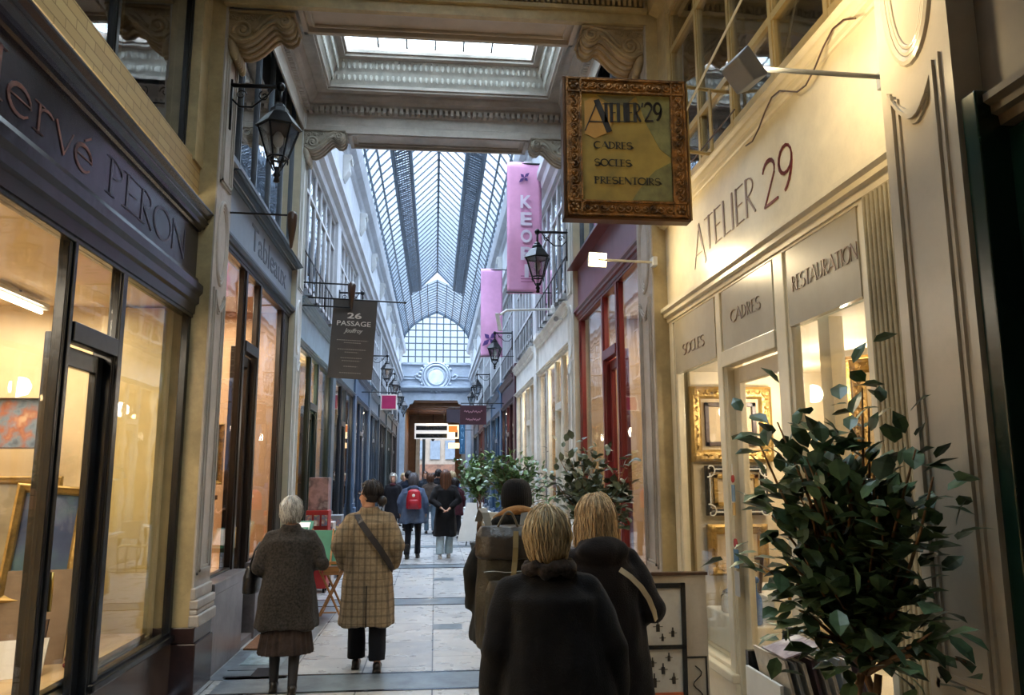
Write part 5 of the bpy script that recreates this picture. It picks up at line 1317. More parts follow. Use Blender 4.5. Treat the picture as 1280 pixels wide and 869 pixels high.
M_scr = mat('rose_script', '#a57a86', .5)
text('lettering', 'Bonbons', M_scr, t, (1.05, 21.99, 3.36), (1, 0, 0), (0, 0, 1), .12, .5, shear=.4, center=True) if False else None
lm = MB()
for z_, w_ in ((3.4, .5), (3.18, .4)):
    lm.tube([(1.05-w_/2+w_*i/24, 21.985, z_+.028*math.sin(i*1.7)+.012*math.sin(i*.6)) for i in range(25)], .010, 5)
lm.build('script', M_scr, t)
MB().tube([(.7, 22.02, 3.64), (1.92, 22.02, 3.64)], .015, 6).build('arm', M_iron, t); MB().tube([(1.05, 22.02, 3.64), (1.05, 22.02, 3.57)], .01, 6).build('hook', M_iron, t)
t = thing('hanging_sign', 'smaller grey board behind the maroon one', 'sign', (.9, 25, 3.5)); MB().box(.35, .85, 25, 25.05, 3.3, 3.72).build('board', mat('grey_plum_board', '#3d3540', .5), t); MB().tube([(.4, 25.02, 3.76), (1.9, 25.02, 3.76)], .015, 6).build('arm', M_iron, t); MB().tube([(.6, 25.02, 3.76), (.6, 25.02, 3.7)], .01, 6).build('hook', M_iron, t)
# security cameras on white fascia
for i, (yy, zz, lab) in enumerate(((11.2, 4.12, 'upper small grey camera on the white shop fascia'), (11.25, 3.92, 'lower small grey camera on the white shop fascia'))):
    t = thing('security_camera', lab, 'camera', (1.78, yy, zz)); MB().tube([(1.86, yy, zz), (1.74, yy, zz)], .012, 6).build('bracket', M_white, t); MB().tube([(1.76, yy+.07, zz+.01), (1.74, yy-.1, zz-.01)], .035, 10).build('body', mat('camera_shell', '#8b8e94', .4), t)

# ------------------------------------------------------------------ furniture and small goods on the floor
t = thing('doormat', 'brown coir doormat at the gallery door behind the elderly woman', 'doormat', (-1.68, 8.3, .0))
MB().box(-1.80, -1.40, 8.05, 8.75, .004, .022).build('mat', mat('coir', '#7a5338', .95, var=.2, vs=30, bump=.6, bs=120), t, bevel=.005)
# browser stand with green trays
M_gtr = mat('green_tray', '#1f6a4c', .45, var=.1)
t = thing('browser_stand', 'folding wooden easel stand carrying green print trays', 'stand', (-1.15, 9.6, 0))
lg = [((-1.33, 9.5, 0), (-1.03, 9.5, .62)), ((-1.03, 9.5, 0), (-1.33, 9.5, .62)), ((-1.33, 9.85, 0), (-1.03, 9.85, .62)), ((-1.03, 9.85, 0), (-1.33, 9.85, .62))]
for a, b in lg: MB().tube([a, b], .014, 6).build('leg', M_wood, t)
MB().tube([(-1.28, 9.5, .1), (-1.28, 9.85, .1)], .01, 6).build('stretcher', M_wood, t); MB().tube([(-1.1, 9.5, .1), (-1.25, 9.5, .1)], .01, 6).build('stretcher', M_wood, t)
MB().box(-1.26, -1.08, 9.44, 9.9, .52, .62).build('hub', M_wood, t, bevel=.01)
MB().obox((-1.18, 9.55, .82), (.48, 0, 0), (0, .03, .0), (0, .22, .38)).build('tray', M_gtr, t, bevel=.006)
s_ = MB()
for xx in (-1.42, -1.18, -.94): s_.obox((xx, 9.53, .83), (.018, 0, 0), (0, .03, 0), (0, .22, .4))
s_.obox((-1.18, 9.43, .66), (.5, 0, 0), (0, .03, 0), (0, 0, .03)); s_.build('slats', M_wood, t)
for i, lab in enumerate(('white topped print tray on the easel stand', 'rear green print tray tilted up beside the gallery')):
    t = thing('print_tray', lab, 'tray', (-1.5-.12*i, 9.3+.5*i, .9)); z0_ = .93+.05*i
    MB().obox((-1.62-.0*i, 9.4+.4*i, z0_), (.32, 0, 0), (0, .36, .2), (0, -.03, .05)).build('tray', M_gtr, t, bevel=.004)
    MB().obox((-1.62-.0*i, 9.4+.4*i-.02, z0_+.03), (.26, 0, 0), (0, .28, .15), (0, -.005, .01)).build('prints', M_paper, t)
    for xx in (-1.74, -1.50): MB().tube([(xx-.0*i, 9.5+.4*i, 0), (xx-.0*i, 9.45+.4*i, z0_-.02)], .012, 6).build('leg', M_wood, t)
# display stands by L3
for i, (yy, c_, hh, lab) in enumerate(((11.9, '#a02624', 1.15, 'bright red display box at the dark teal shop'), (12.5, '#b9b4b0', .95, 'pale postcard rack standing at the dark teal shop'), (13.6, '#7c8188', 1.0, 'grey postcard rack further along the left wall'))):
    t = thing('display_rack' if i else 'display_box', lab, 'display rack' if i else 'display box', (-1.68, yy, 0))
    m_ = mat('rackcol%d' % i, c_, .5)
    b_ = MB().box(-1.84, -1.52, yy-.16, yy+.16, .06, hh); b_.build('body', m_, t, bevel=.01)
    for dx in (-1.8, -1.56):
        for dy in (-.12, .12): MB().box(dx-.015, dx+.015, yy+dy-.015, yy+dy+.015, 0, .06).build('leg', M_iron, t)
    cm2 = paint('cards%d' % i, ['#d8d4cc', '#a97a6a', '#5d6f8c', '#c9b27a'], 14)
    for r_ in range(3):
        for c2 in range(3):
            if hh < .6 and r_ > 0: continue
            MB().obox((-1.79+.11*c2+.0, yy-.175, hh-.14-.24*r_), (.08, 0, 0), (0, .008, 0), (0, .01, .15)).build('card', cm2, t)
t = thing('print_box', 'red and grey poster box stacked above the red display box', 'box', (-1.68, 11.95, 1.15)); MB().box(-1.82, -1.54, 11.8, 12.1, 1.152, 1.62).build('body', paint('poster_box', ['#8a6a66', '#b5908c', '#6d5a5a', '#c9c0ba'], 5), t, bevel=.006)
# white board and framed poster by the frame shop
t = thing('white_display_board', 'tall white display board standing across by the frame shop window', 'board', (1.6, 5.42, 0))
MB().box(1.28, 1.855, 5.40, 5.44, 0.02, .985).build('panel', mat('aged_white_board', '#b8ad9c', .5, var=.08, grime=.15), t, bevel=.004)
MB().box(1.27, 1.865, 5.385, 5.45, .97, .99).build('top_rail', M_brown, t); MB().box(1.3, 1.36, 5.36, 5.5, 0, .04).build('foot', M_white, t); MB().box(1.78, 1.84, 5.36, 5.5, 0, .04).build('foot', M_white, t)
q = MB(); q.box(1.70, 1.84, 5.392, 5.398, .1, .11); q.box(1.83, 1.84, 5.392, 5.398, .1, .44); q.box(1.70, 1.84, 5.392, 5.398, .43, .44)
q.tube([(1.77+.03*math.sin(i*.9), 5.392, .16+.02*i) for i in range(12)], .004, 5); q.build('ink_drawing', M_ink, t)
t = thing('poster_frame', 'black framed poster with small dark bottle drawings leaning on the white board', 'poster', (1.5, 5.3, 0))
def PF(u, z): # slight lean
    return (1.30+u, 5.20+.12*(z/.93), z)
def pbar(mb, u0, u1, z0, z1, dy0=-.012, dy1=.012):
    P = []
    for dy in (dy0, dy1):
        for (u, z) in ((u0, z0), (u1, z0), (u1, z1), (u0, z1)): a = PF(u + (z-.5)*.05, z); P.append((a[0], a[1]+dy, a[2]))
    mb.add(P, [(0,1,2,3), (7,6,5,4), (0,4,5,1), (1,5,6,2), (2,6,7,3), (3,7,4,0)])
q = MB(); pbar(q, -.06, .36, .90, .93); pbar(q, -.06, .36, .0, .03); pbar(q, -.06, -.03, .0, .93); pbar(q, .33, .36, 0, .93); pbar(q, -.06, .36, .52, .545); q.build('frame', M_black, t)
q = MB(); pbar(q, -.03, .33, .03, .9, .0, .008); q.build('sheet', mat('grey_poster_paper', '#a8a296', .6), t)
q = MB()
for (u, z, sc_) in ((.06, .64, 1), (.17, .66, 1.1), (.2, .59, .7), (.27, .62, .9), (.05, .46, .8), (.13, .44, .9), (.04, .36, 1), (.14, .33, 1.3), (.2, .4, 1), (.27, .34, 1), (.24, .47, .8)):
    pbar(q, u-.011*sc_, u+.011*sc_, z-.03*sc_, z+.012*sc_, -.004, 0); pbar(q, u-.004, u+.004, z+.01*sc_, z+.035*sc_, -.004, 0); pbar(q, u-.03*sc_, u+.03*sc_, z-.004, z, -.003, 0)
    q.build('bottle_drawing', M_ink, t); q = MB()
q = MB(); pbar(q, -.03, .33, .19, .26, -.006, 0); q.build('orange_band', mat('rust_orange', '#a3522a', .5), t)
q = MB(); pbar(q, -.03, .33, .03, .19, -.006, 0); q.build('maroon_band', mat('maroon_card', '#3a1c1e', .5), t)
# black browser crate with framed prints by the ficus
t = thing('print_crate', 'black browser crate with a white side sheet below the ficus', 'crate', (1.62, 3.4, 0))
q = MB(); q.box(1.42, 1.84, 3.2, 3.62, 0, .70); q.build('crate', M_black, t, bevel=.008)
MB().box(1.405, 1.42, 3.24, 3.6, .3, .8).build('white_sheet', M_paper, t); MB().box(1.42, 1.84, 3.6, 3.63, .72, .86).build('backboard', M_black, t)
cols = ['#cfcac0', '#9aa2a8', '#d8d3c8', '#5d4a52', '#b8b4ae', '#7a828c', '#cfcac0', '#a0958a', '#c9c4bb', '#868c90']
for i in range(10):
    lab = ('frontmost' if i == 0 else ['second', 'third', 'fourth', 'fifth', 'sixth', 'seventh', 'eighth', 'ninth', 'last'][i-1]) + ' slim mounted print in the black crate, counted from the passage side'
    t = thing('mounted_print', lab, 'print', (1.46+.036*i, 3.4, .72), group='mounted prints in the black crate')
    MB().obox((1.455+.038*i, 3.4, .80), (.012, 0, .0), (0, .32, 0), (-.04, 0, .19-.01*(i % 3))).build('mount', mat('mount%d' % (i % 5), cols[i], .6, var=.15, vs=9), t)
t = thing('leaflet', 'grey pink leaflet lying tilted on top of the mounted prints', 'leaflet', (1.5, 3.3, .9)); MB().obox((1.50, 3.32, .935), (.16, 0, .05), (0, .22, 0), (-.002, 0, .006)).build('sheet', paint('leaflet_print', ['#cdbfc4', '#8b7f8c', '#e0dcd8'], 8), t)
# cafe tables further along
M_cafe = mat('cafe_white', '#c9cbc8', .4, var=.04)
def cafe_table(x, y, lab, w_=.6):
    t = thing('cafe_table', lab, 'table', (x, y, 0)); MB().box(x-w_/2, x+w_/2, y-.3, y+.3, .72, .75).build('table_top', M_cafe, t, bevel=.008)
    MB().tube([(x, y, .02), (x, y, .72)], .025, 8).build('pedestal', M_iron, t); MB().lathe([(.2, 0), (.2, .015), (.03, .04)], (x, y, 0), 16).build('base', M_iron, t)
def cafe_chair(x, y, rz, lab):
    t = thing('cafe_chair', lab, 'chair', (x, y, 0), rz)
    MB().box(-.2, .2, -.2, .2, .43, .46).build('seat', mat('pale_wicker', '#b6ab95', .7), t, local=True, bevel=.01)
    b_ = MB(); b_.box(-.2, .2, .18, .21, .58, .88); b_.build('backrest', mat('pale_wicker', '#b6ab95'), t, local=True, bevel=.01)
    for a in (-.18, .18):
        MB().tube([(a, -.18, 0), (a, -.16, .44)], .012, 6).build('leg', M_iron, t, local=True); MB().tube([(a, .2, 0), (a, .18, .44), (a, .2, .88)], .012, 6).build('leg', M_iron, t, local=True)
ords = ['nearest', 'second', 'third', 'fourth', 'farthest']
for i, (x, y) in enumerate(((1.30, 13.4), (1.25, 15.4), (1.2, 17.6), (1.1, 20.0), (1.1, 22.6))):
    cafe_table(x, y, '%s white cafe table in the row along the right wall' % ords[i])
    cafe_chair(x-.05, y-.72 , PI, '%s wicker cafe chair in the row, facing its white table' % ords[i])
# menu board
t = thing('menu_board', 'slanted white menu board leaning near the cafe tables', 'board', (.85, 19, 0)); MB().obox((.85, 19, .55), (.4, 0, 0), (0, .02, 0), (.22, 0, .9)).build('panel', M_paper, t); MB().tube([(.75, 19.02, 0), (.85, 19.02, .6)], .015, 6).build('prop', M_iron, t)

# ------------------------------------------------------------------ ficus trees
def leaf_mat(nm, a, b_): 
    m = mat(nm, a, .38, var=.35, vs=6); bs = m.node_tree.nodes['Principled BSDF']; return m
def ficus(loc, crown, r3, nleaf, ll, m, label, seed, trunk_h, pot=True, clusters=26, stray=(), bare=0.):
    rnd = random.Random(seed); t = thing('potted_ficus', label, 'plant', loc); x, y, z = loc; cx, cy, cz = crown
    tk = MB()
    for k in range(3):
        tk.tube([(x + .035*math.cos(k*2.1+i*.55), y + .035*math.sin(k*2.1+i*.55), z+.25 + (trunk_h-.25)*i/14) for i in range(15)], [.022-.0006*i for i in range(15)], 7)
    ends = []
    for c in range(clusters):
        while True:
            d = Vector((rnd.uniform(-1, 1), rnd.uniform(-1, 1), rnd.uniform(-.75, 1)))
            if .45 < d.length < 1: break
        e = Vector((cx+d.x*r3[0], cy+d.y*r3[1], cz+d.z*r3[2])); ends.append(e)
    ends += [Vector(s_) for s_ in stray]
    base = Vector((x, y, z+trunk_h)); fo = MB(); per = nleaf//len(ends)
    for e in ends:
        mid = (base+e)/2 + Vector((rnd.uniform(-.05, .05), rnd.uniform(-.05, .05), rnd.uniform(0, .1)))
        pts = [base.lerp(mid, q/4).lerp(mid.lerp(e, q/4), q/4) for q in range(5)]
        tk.tube([base + (p-base) for p in pts], [.012, .010, .007, .005, .003], 5)
        for i in range(per):
            q = rnd.uniform(.3, 1.12); p = base.lerp(mid, q).lerp(mid.lerp(e, q), q) if q < 1 else e + (e-mid).normalized()*(q-1)*.5
            p = p + Vector((rnd.gauss(0, 1), rnd.gauss(0, 1), rnd.gauss(0, 1)))*ll*.6
            out = (p - base).normalized()
            d = (out + Vector((rnd.uniform(-1, 1), rnd.uniform(-1, 1), rnd.uniform(-1.3, .5)))*.9).normalized()
            sd = d.cross(Vector((rnd.uniform(-.5, .5), rnd.uniform(-.5, .5), 1))).normalized(); up = sd.cross(d)
            l_ = ll*rnd.uniform(.7, 1.2); w_ = l_*.33
            P = [p, p+d*l_*.25+sd*w_*.8+up*w_*.12, p+d*l_*.6+sd*w_*.9+up*w_*.1, p+d*l_ - up*l_*.12, p+d*l_*.6-sd*w_*.9+up*w_*.1, p+d*l_*.25-sd*w_*.8+up*w_*.12, p+d*l_*.3, p+d*l_*.65-up*l_*.02]
            fo.add(P, [(0,6,1), (1,6,7,2), (2,7,3), (0,5,6), (5,4,7,6), (4,3,7)])
    fo.build('foliage', m, t, smooth=False); tk.build('trunk', mat('ficus_bark', '#7a5a3a', .8, var=.3, vs=12), t, smooth=True)
    MB().lathe([(.13, 0), (.17, .28), (.185, .28), (.185, .32), (.165, .32), (.15, .27), (.01, .27)], loc, 24).build('pot', mat('pot_clay', '#4b4640', .6), t, smooth=True)
    return t
M_lf1 = leaf_mat('dark_ficus_leaf', '#4a6142', 0); M_lf2 = leaf_mat('grey_green_leaf', '#525e48', 0); M_lf3 = leaf_mat('fresh_green_leaf', '#5c7a48', 0)
stray = [(1.60, 2.34, 1.09), (1.55, 2.42, 1.16), (1.60, 2.8, 1.97), (1.62, 2.8, 1.9), (1.2, 2.85, 1.78), (1.26, 2.8, 1.84), (1.22, 2.85, 1.3), (1.6, 2.42, 1.64), (1.3, 2.8, 1.17), (1.36, 2.8, 1.08), (1.45, 2.75, 1.04), (1.24, 2.85, 1.5), (1.6, 2.5, 1.73)]
ficus((1.54, 2.80, 0), (1.45, 2.76, 1.45), (.22, .22, .34), 1150, .10, M_lf1, 'large glossy ficus at the right with braided trunk before the fluted strip', 11, .95, clusters=44, stray=stray)
ficus((1.46, 7.15, 0), (1.45, 7.1, 1.60), (.30, .26, .30), 950, .095, M_lf2, 'bushy grey green ficus before the oxblood shop, behind the blonde heads', 4, 1.05, clusters=28, stray=[(1.62, 6.55, 1.76), (1.62, 6.8, 1.45), (1.6, 6.8, 1.25), (1.1, 7.1, 1.55), (1.12, 7.1, 1.8)])
ficus((1.25, 12.3, 0), (1.20, 12.1, 1.70), (.56, .35, .30), 1100, .10, M_lf3, 'broad light green ficus before the white shops', 8, 1.1, clusters=30, stray=[(1.7, 11.6, 1.3), (1.72, 11.6, 1.6)])
ficus((.9, 16.1, 0), (.82, 16.0, 1.7), (.42, .4, .40), 900, .11, M_lf3, 'smaller light green ficus further off before the blue shops', 9, 1.1, clusters=24)
#@@PART3
# ------------------------------------------------------------------ people
M_skin = mat('skin', '#b98a70', .5, var=.06, vs=10)
def person(label, loc, rz=0., H=1.65, vox=.010, legs=None, arms=None, head_turn=0., lean=0., stout=1.0, hands=True, skin=None, bend=0., head_fwd=0.):
    """grows a continuous body; returns root and joint dictionary in local space (facing +Y)"""
    k = H/1.7; t = thing('person', label, 'person', loc, rz)
    legs = legs or ((0, .0), (0, .0))          # (dy of foot, outward shift) for left, right
    J = {}
    mb = MB(); lx = .095*k
    hip = Vector((0, 0, .92*k)); chest = Vector((lean*.5, bend*.6, 1.25*k)); neck = Vector((lean, bend, 1.42*k)); hc = Vector((lean, bend+.02+head_fwd, 1.585*k))
    J.update(hip=hip, chest=chest, neck=neck, head=hc, k=k)
    mb.ell(hip, (.155*k*stout, .11*k*stout, .14*k), 16, 10); mb.ell((hip+chest)/2, (.135*k*stout, .10*k*stout, .2*k), 16, 10); mb.ell(chest, (.16*k*stout, .105*k*stout, .17*k), 16, 10)
    capsule(mb, neck-Vector((0, 0, .05)), hc-Vector((0, .01, .05*k)), .058*k, .05*k)
    capsule(mb, neck+Vector((-.12*k, 0, -.06*k)), neck+Vector((.12*k, 0, -.06*k)), .042*k, .042*k)
    R = Matrix.Rotation(head_turn, 3, 'Z')
    def hp(x, y, z): return hc + R @ Vector((x*k, y*k, z*k))
    mb.ell(hp(0, -.012, .02), (.074*k, .092*k, .10*k), 18, 12, R); mb.ell(hp(0, .025, -.035), (.058*k, .065*k, .085*k), 16, 10, R)
    mb.ell(hp(0, .062, -.095), (.028*k, .022*k, .02*k), 10, 8, R)
    capsule(mb, hp(0, .088, .01), hp(0, .108, -.03), .010*k, .014*k, 8)
    mb.ell(hp(0, .09, -.062), (.024*k, .012*k, .010*k), 8, 6, R)
    for s in (-1, 1):
        mb.ell(hp(s*.076, -.005, -.015), (.010*k, .02*k, .03*k), 8, 8, R)
        mb.ell(hp(s*.034, .078, .022), (.018*k, .012*k, .006*k), 8, 6, R)
    for i, s in enumerate((-1, 1)):
        dy, dx = legs[i]; h = hip + Vector((s*lx, 0, -.06*k)); a = Vector((s*(lx+dx), dy, .09*k)); kn = (h+a)/2 + Vector((0, .03 + (.04 if dy < -.1 else 0), 0)); kn.z = .49*k
        capsule(mb, h, kn, .082*k, .056*k); capsule(mb, kn, a, .046*k, .034*k); capsule(mb, a+Vector((0, 0, -.03)), a+Vector((s*.01, .14*k, -.055*k)), .034*k, .026*k)
        J['leg%d' % i] = (h, kn, a)
    arms = arms or [((.25, -.03, 1.12), (.24, .08, .88)), ((.25, -.03, 1.12), (.24, .08, .88))]
    for i, s in enumerate((-1, 1)):
        sh = neck + Vector((s*.175*k, 0, -.06*k)); e, w_ = [Vector((s*q[0]*k + lean*.4, q[1], q[2]*k)) for q in arms[i]]
        capsule(mb, sh+Vector((-s*.015, 0, -.02*k)), e, .043*k, .036*k); capsule(mb, e, w_, .037*k, .025*k)
        J['arm%d' % i] = (sh, e, w_)
        d = (w_-e).normalized(); sd = Vector((0, 1, 0)) if abs(d.y) < .8 else Vector((1, 0, 0)); sd = (sd - d*sd.dot(d)).normalized(); nn = d.cross(sd)
        pm = w_ + d*.045*k; mb.obox(w_ + d*.05*k, d*.08*k, sd*.075*k, nn*.026*k)
        for f_ in range(4):
            b0 = w_ + d*.085*k + sd*(-.028+.0187*f_)*k; l_ = (.068, .076, .072, .056)[f_]*k; c1 = b0 + d*l_*.5 + nn*.008*k*(-s); c2 = c1 + d*l_*.45 + nn*.022*k*(-s)
            capsule(mb, b0, c1, .0088*k, .0082*k, 8); capsule(mb, c1, c2, .0082*k, .007*k, 8)
        b0 = w_ + d*.03*k + sd*.035*k; c1 = b0 + (d*.6+sd).normalized()*.035*k; capsule(mb, b0, c1, .011*k, .010*k, 8); capsule(mb, c1, c1+(d+sd*.3).normalized()*.03*k, .010*k, .008*k, 8)
    fused(mb, 'body', skin or M_skin, t, vox if vox > .009 else .009, 3)
    J['R'] = R; J['hp'] = hp
    return t, J

def shoes(t, J, m, heel=.0, boots=0.):
    k = J['k']
    for i, s in enumerate((-1, 1)):
        a = J['leg%d' % i][2]; mb = MB(); c = Vector((a.x, a.y, 0))
        mb.ell(c+Vector((0, .10*k, .035)), (.045*k, .10*k, .034), 14, 8); mb.ell(c+Vector((0, -.02*k, .045)), (.038*k, .055*k, .045), 12, 8)
        mb.ell(c+Vector((0, .03*k, .04)), (.038*k, .09*k, .036), 12, 8)
        mb.obox(c+Vector((0, .05*k, .012)), (.075*k, 0, 0), (0, .25*k, 0), (0, 0, .022))
        if boots: capsule(mb, c+Vector((0, -.01, .06)), c+Vector((0, -.0, boots)), .047*k, .052*k)
        o = fused(mb, 'shoe', m, t, .008, 2)
def trousers(t, J, m, r0=.10, r1=.075, r2=.07, vox=.012, bottom=.05):
    k = J['k']; mb = MB()
    mb.ell(J['hip'], (.17*k, .125*k, .13*k), 16, 10)
    for i in (0, 1):
        h, kn, a = J['leg%d' % i]; b = Vector((a.x, a.y-.005, bottom+.04))
        mb.tube([h+Vector((0, 0, .03)), h.lerp(kn, .5), kn, kn.lerp(b, .5), b], [r0*k, (r0*.6+r1*.4)*k, r1*k, (r1+r2)/2*k, r2*k], 18)
    return fused(mb, 'trousers', m, t, vox, 3, disp=.012, dscale=.12)
def stockings(t, J, m):
    k = J['k']; mb = MB()
    for i in (0, 1):
        h, kn, a = J['leg%d' % i]; capsule(mb, h, kn, .088*k, .06*k); capsule(mb, kn, a+Vector((0, 0, -.02)), .059*k, .041*k)
    return fused(mb, 'stockings', m, t, .01, 2)

def coat(t, J, m, hem, hw, hd, waist=(.19, .14), chest=(.20, .14), sleeve=(.075, .062, .055), name='coat', vox=.012, collar=.04, hood=None, disp=.016, vent=False, cuff=.03, bottom_off=(0, 0), dscale=.13, shoulder=.068, smooth=5):
    k = J['k']; mb = MB(); nk = J['neck']; ch = J['chest']; hp = J['hip']
    zt = nk.z - .02*k
    rs = [(hem, hw, hd, bottom_off[0], bottom_off[1]), (hem+.02, hw*1.005, hd*1.005, bottom_off[0], bottom_off[1])]
    zw = 1.05*k
    for u in (.3, .6): z_ = hem+(zw-hem)*u; rs.append((z_, hw+(waist[0]*k-hw)*u, hd+(waist[1]*k-hd)*u, bottom_off[0]*(1-u), bottom_off[1]*(1-u)))
    rs.append((zw, waist[0]*k, waist[1]*k, (hp.x+ch.x)/2, (hp.y+ch.y)/2)); rs.append((ch.z, chest[0]*k, chest[1]*k, ch.x, ch.y))
    rs.append((ch.z+.08*k, chest[0]*k*.98, chest[1]*k*.95, (ch.x+nk.x)/2, (ch.y+nk.y)/2-.005)); rs.append((zt-.02*k, chest[0]*k*.72, chest[1]*k*.7, nk.x, nk.y)); rs.append((zt+.03*k, .085*k, .08*k, nk.x, nk.y))
    rs = [r for i, r in enumerate(rs) if i == 0 or r[0] > rs[i-1][0]]
    mb.rings(rs, 40)
    for i in (0, 1):
        sh, e, w_ = J['arm%d' % i]; d = (w_-e).normalized(); w2 = w_ - d*cuff*k if cuff > 0 else w_
        mb.tube([sh+Vector((0, 0, -.01)), sh.lerp(e, .5), e, e.lerp(w2, .5), w2], [shoulder*k, sleeve[0]*k, (sleeve[0]+sleeve[1])/2*k, sleeve[1]*k, sleeve[2]*k], 18)
        mb.ell(sh+Vector((0, 0, -.01)), (shoulder*k,)*3, 14, 8); mb.ell(e, ((sleeve[0]+sleeve[1])/2*k,)*3, 12, 8)
        capsule(mb, nk+Vector((0, 0, -.02*k)), sh, .062*k, shoulder*k*.97)
    if collar: 
        for a in range(12):
            A = 2*PI*a/12; B = 2*PI*(a+1)/12; r_ = .072*k; q = nk+Vector((0, -.005, .02*k))
            capsule(mb, q+Vector((r_*math.cos(A), r_*math.sin(A), 0)), q+Vector((r_*math.cos(B), r_*math.sin(B), 0)), .022*k, .022*k, 8); capsule(mb, q+Vector((r_*math.cos(A), r_*math.sin(A), collar*.6)), q+Vector((r_*math.cos(B), r_*math.sin(B), collar*.6)), .016*k, .016*k, 8)
    if hood:
        for (x_, y_, z_, rx, ry, rz_) in hood: mb.ell(nk+Vector((x_, y_, z_)), (rx, ry, rz_), 16, 10)
    def dfn(p):
        # hanging folds grow toward the hem; a few pull lines at the elbows
        u = max(0., min(1., (zw-p.z)/(zw-hem+.01))); a = math.atan2(p.y, p.x)
        return .010*u*math.sin(a*5+2.1*math.sin(a*2))
    return fused(mb, name, m, t, vox, smooth, disp=disp, dscale=dscale, dfn=dfn)

def hair(t, J, m, length, vol=.016, n=420, seed=1, curl=0., face=62, taper_in=.3, name='hair', width=.0045, fringe=True, cap_only=False, crown_tilt=.0, spread=1.0, zmin=None):
    """cap plus combed strands that follow the skull and then hang"""
    k = J['k']; hp = J['hp']; R = J['R']; rnd = random.Random(seed); mb = MB()
    cx, cy, cz = 0, -.012, .022; rx, ry, rz_ = .076+vol, .094+vol, .102+vol
    cap = MB(); N, Mr = 36, 20; P = []; F = []
    # open cap: skip the face window
    for i in range(Mr+1):
        th = PI*.78*i/Mr
        for j in range(N):
            a = 2*PI*j/N; sy = math.sin(a); lim = PI*.78
            if sy > math.sin(R_(90-face)) and i/Mr > .42: thc = PI*.78*.42
            else: thc = th
            wob = 1+.03*math.sin(a*9+i*.3)
            P.append(hp(cx+rx*wob*math.sin(thc)*math.cos(a), cy+ry*wob*math.sin(thc)*math.sin(a), cz+rz_*math.cos(thc)))
    for i in range(Mr):
        for j in range(N): F.append((i*N+j, i*N+(j+1) % N, (i+1)*N+(j+1) % N, (i+1)*N+j))
    o_ = len(P); P2 = [p + (hp(cx, cy, cz)-p)*.08 for p in P]; mb.add(P+P2, F + [tuple(o_+q for q in reversed(f)) for f in F])
    for q in range(n):
        a = rnd.uniform(R_(90+face*.8), R_(450-face*.8)) if rnd.random() < .85 else rnd.uniform(0, 2*PI)
        th0 = rnd.uniform(.05, 1.1); pts = []; rr = 1.0+abs(rnd.gauss(0, .07)); dr = rnd.gauss(0, .10); infront = math.sin(a) > math.sin(R_(90-face))
        L_ = 0; last = None; th = th0; a2 = a; ph = rnd.uniform(0, 6)
        hanging = False; z_end = cz+rz_ - length*(1+rnd.uniform(-.08, .08))/k
        for st in range(26):
            if not hanging:
                x_ = cx+rx*rr*math.sin(th)*math.cos(a2); y_ = cy+ry*rr*math.sin(th)*math.sin(a2); z_ = cz+rz_*rr*math.cos(th)
                if infront and th > 1.0: break
                if th > PI*.5: hanging = True; x0, y0, z0 = x_, y_, z_
                th += .17; a2 += dr*.12
            else:
                z0 -= .022; u = (cz - z0)/(max(.02, cz - z_end)); u = max(0, min(1.3, u))
                x_ = x0*(spread - taper_in*u*u) ; y_ = (y0+.012)*(1-taper_in*u*u*.8)-.012 ; z_ = z0
            if curl: x_ += curl*math.sin(z_*60+ph); y_ += curl*math.cos(z_*55+ph)
            if z_ < z_end or (zmin and z_ < zmin): break
            pts.append(hp(x_, y_, z_))
        if len(pts) > 2:
            mb.cur = rnd.choice((0, 0, 1, 2)); w_ = width*rnd.uniform(.6, 1.3)
            mb.tube(pts, [w_*(.5+.5*math.sin(PI*min(1, (i+1)/len(pts)*1.05))**.5 if i < len(pts)-1 else .2) for i in range(len(pts))], 4)
    return mb.build(name, [m, SH[m.name][0], SH[m.name][1]], t, smooth=True, local=True)
SH = {}
def hair_mat(nm, c, dark):
    c0 = hexc(c)
    def sc2(f): return '#' + ''.join('%02x' % max(0, min(255, int(int(c[i:i+2], 16)*f))) for i in (1, 3, 5))
    SH[nm] = (mat(nm+'_light', sc2(1.1), .4, var=.1, vs=20, spec=.4), mat(nm+'_dark', sc2(.74), .5, var=.1, vs=20, spec=.3))
    return mat(nm, c, .45, var=.2, vs=30, dark=dark, stretch=(3, 3, .35), spec=.4)
M_blond = hair_mat('ash_blonde_hair', '#b09c78', '#6a593e'); M_blond2 = hair_mat('strawberry_blonde_hair', '#b39871', '#74583a'); M_grey = hair_mat('silver_hair', '#b9b4ac', '#6d6a66')
M_dkh = hair_mat('dark_brown_hair', '#231b1a', '#0d0a0a'); M_brh = hair_mat('chestnut_hair', '#5a3a28', '#2c1c14'); M_greyh = hair_mat('dark_grey_hair', '#57555a', '#2b2a2e')
def cloth(nm, c, v=.12, vs=12, bs=180, **k): return mat(nm, c, .9, var=v, vs=vs, bump=.35, bs=bs, sheen=k.pop('sheen', .06), spec=.2, **k)
M_blackc = cloth('black_wool', '#131214', .2); M_blackc2 = cloth('black_padded_cloth', '#15130f', .25); M_blackc3 = cloth('soft_black_cloth', '#120e10', .2)
M_tweed = cloth('charcoal_tweed', '#35302c', .35, 60); M_tro = cloth('dark_trouser', '#15161c', .15); M_shoe = mat('black_leather', '#14110f', .35)
M_lea = mat('waxed_olive_canvas', '#2f2b20', .5, var=.25, vs=6, bump=.25, bs=60)
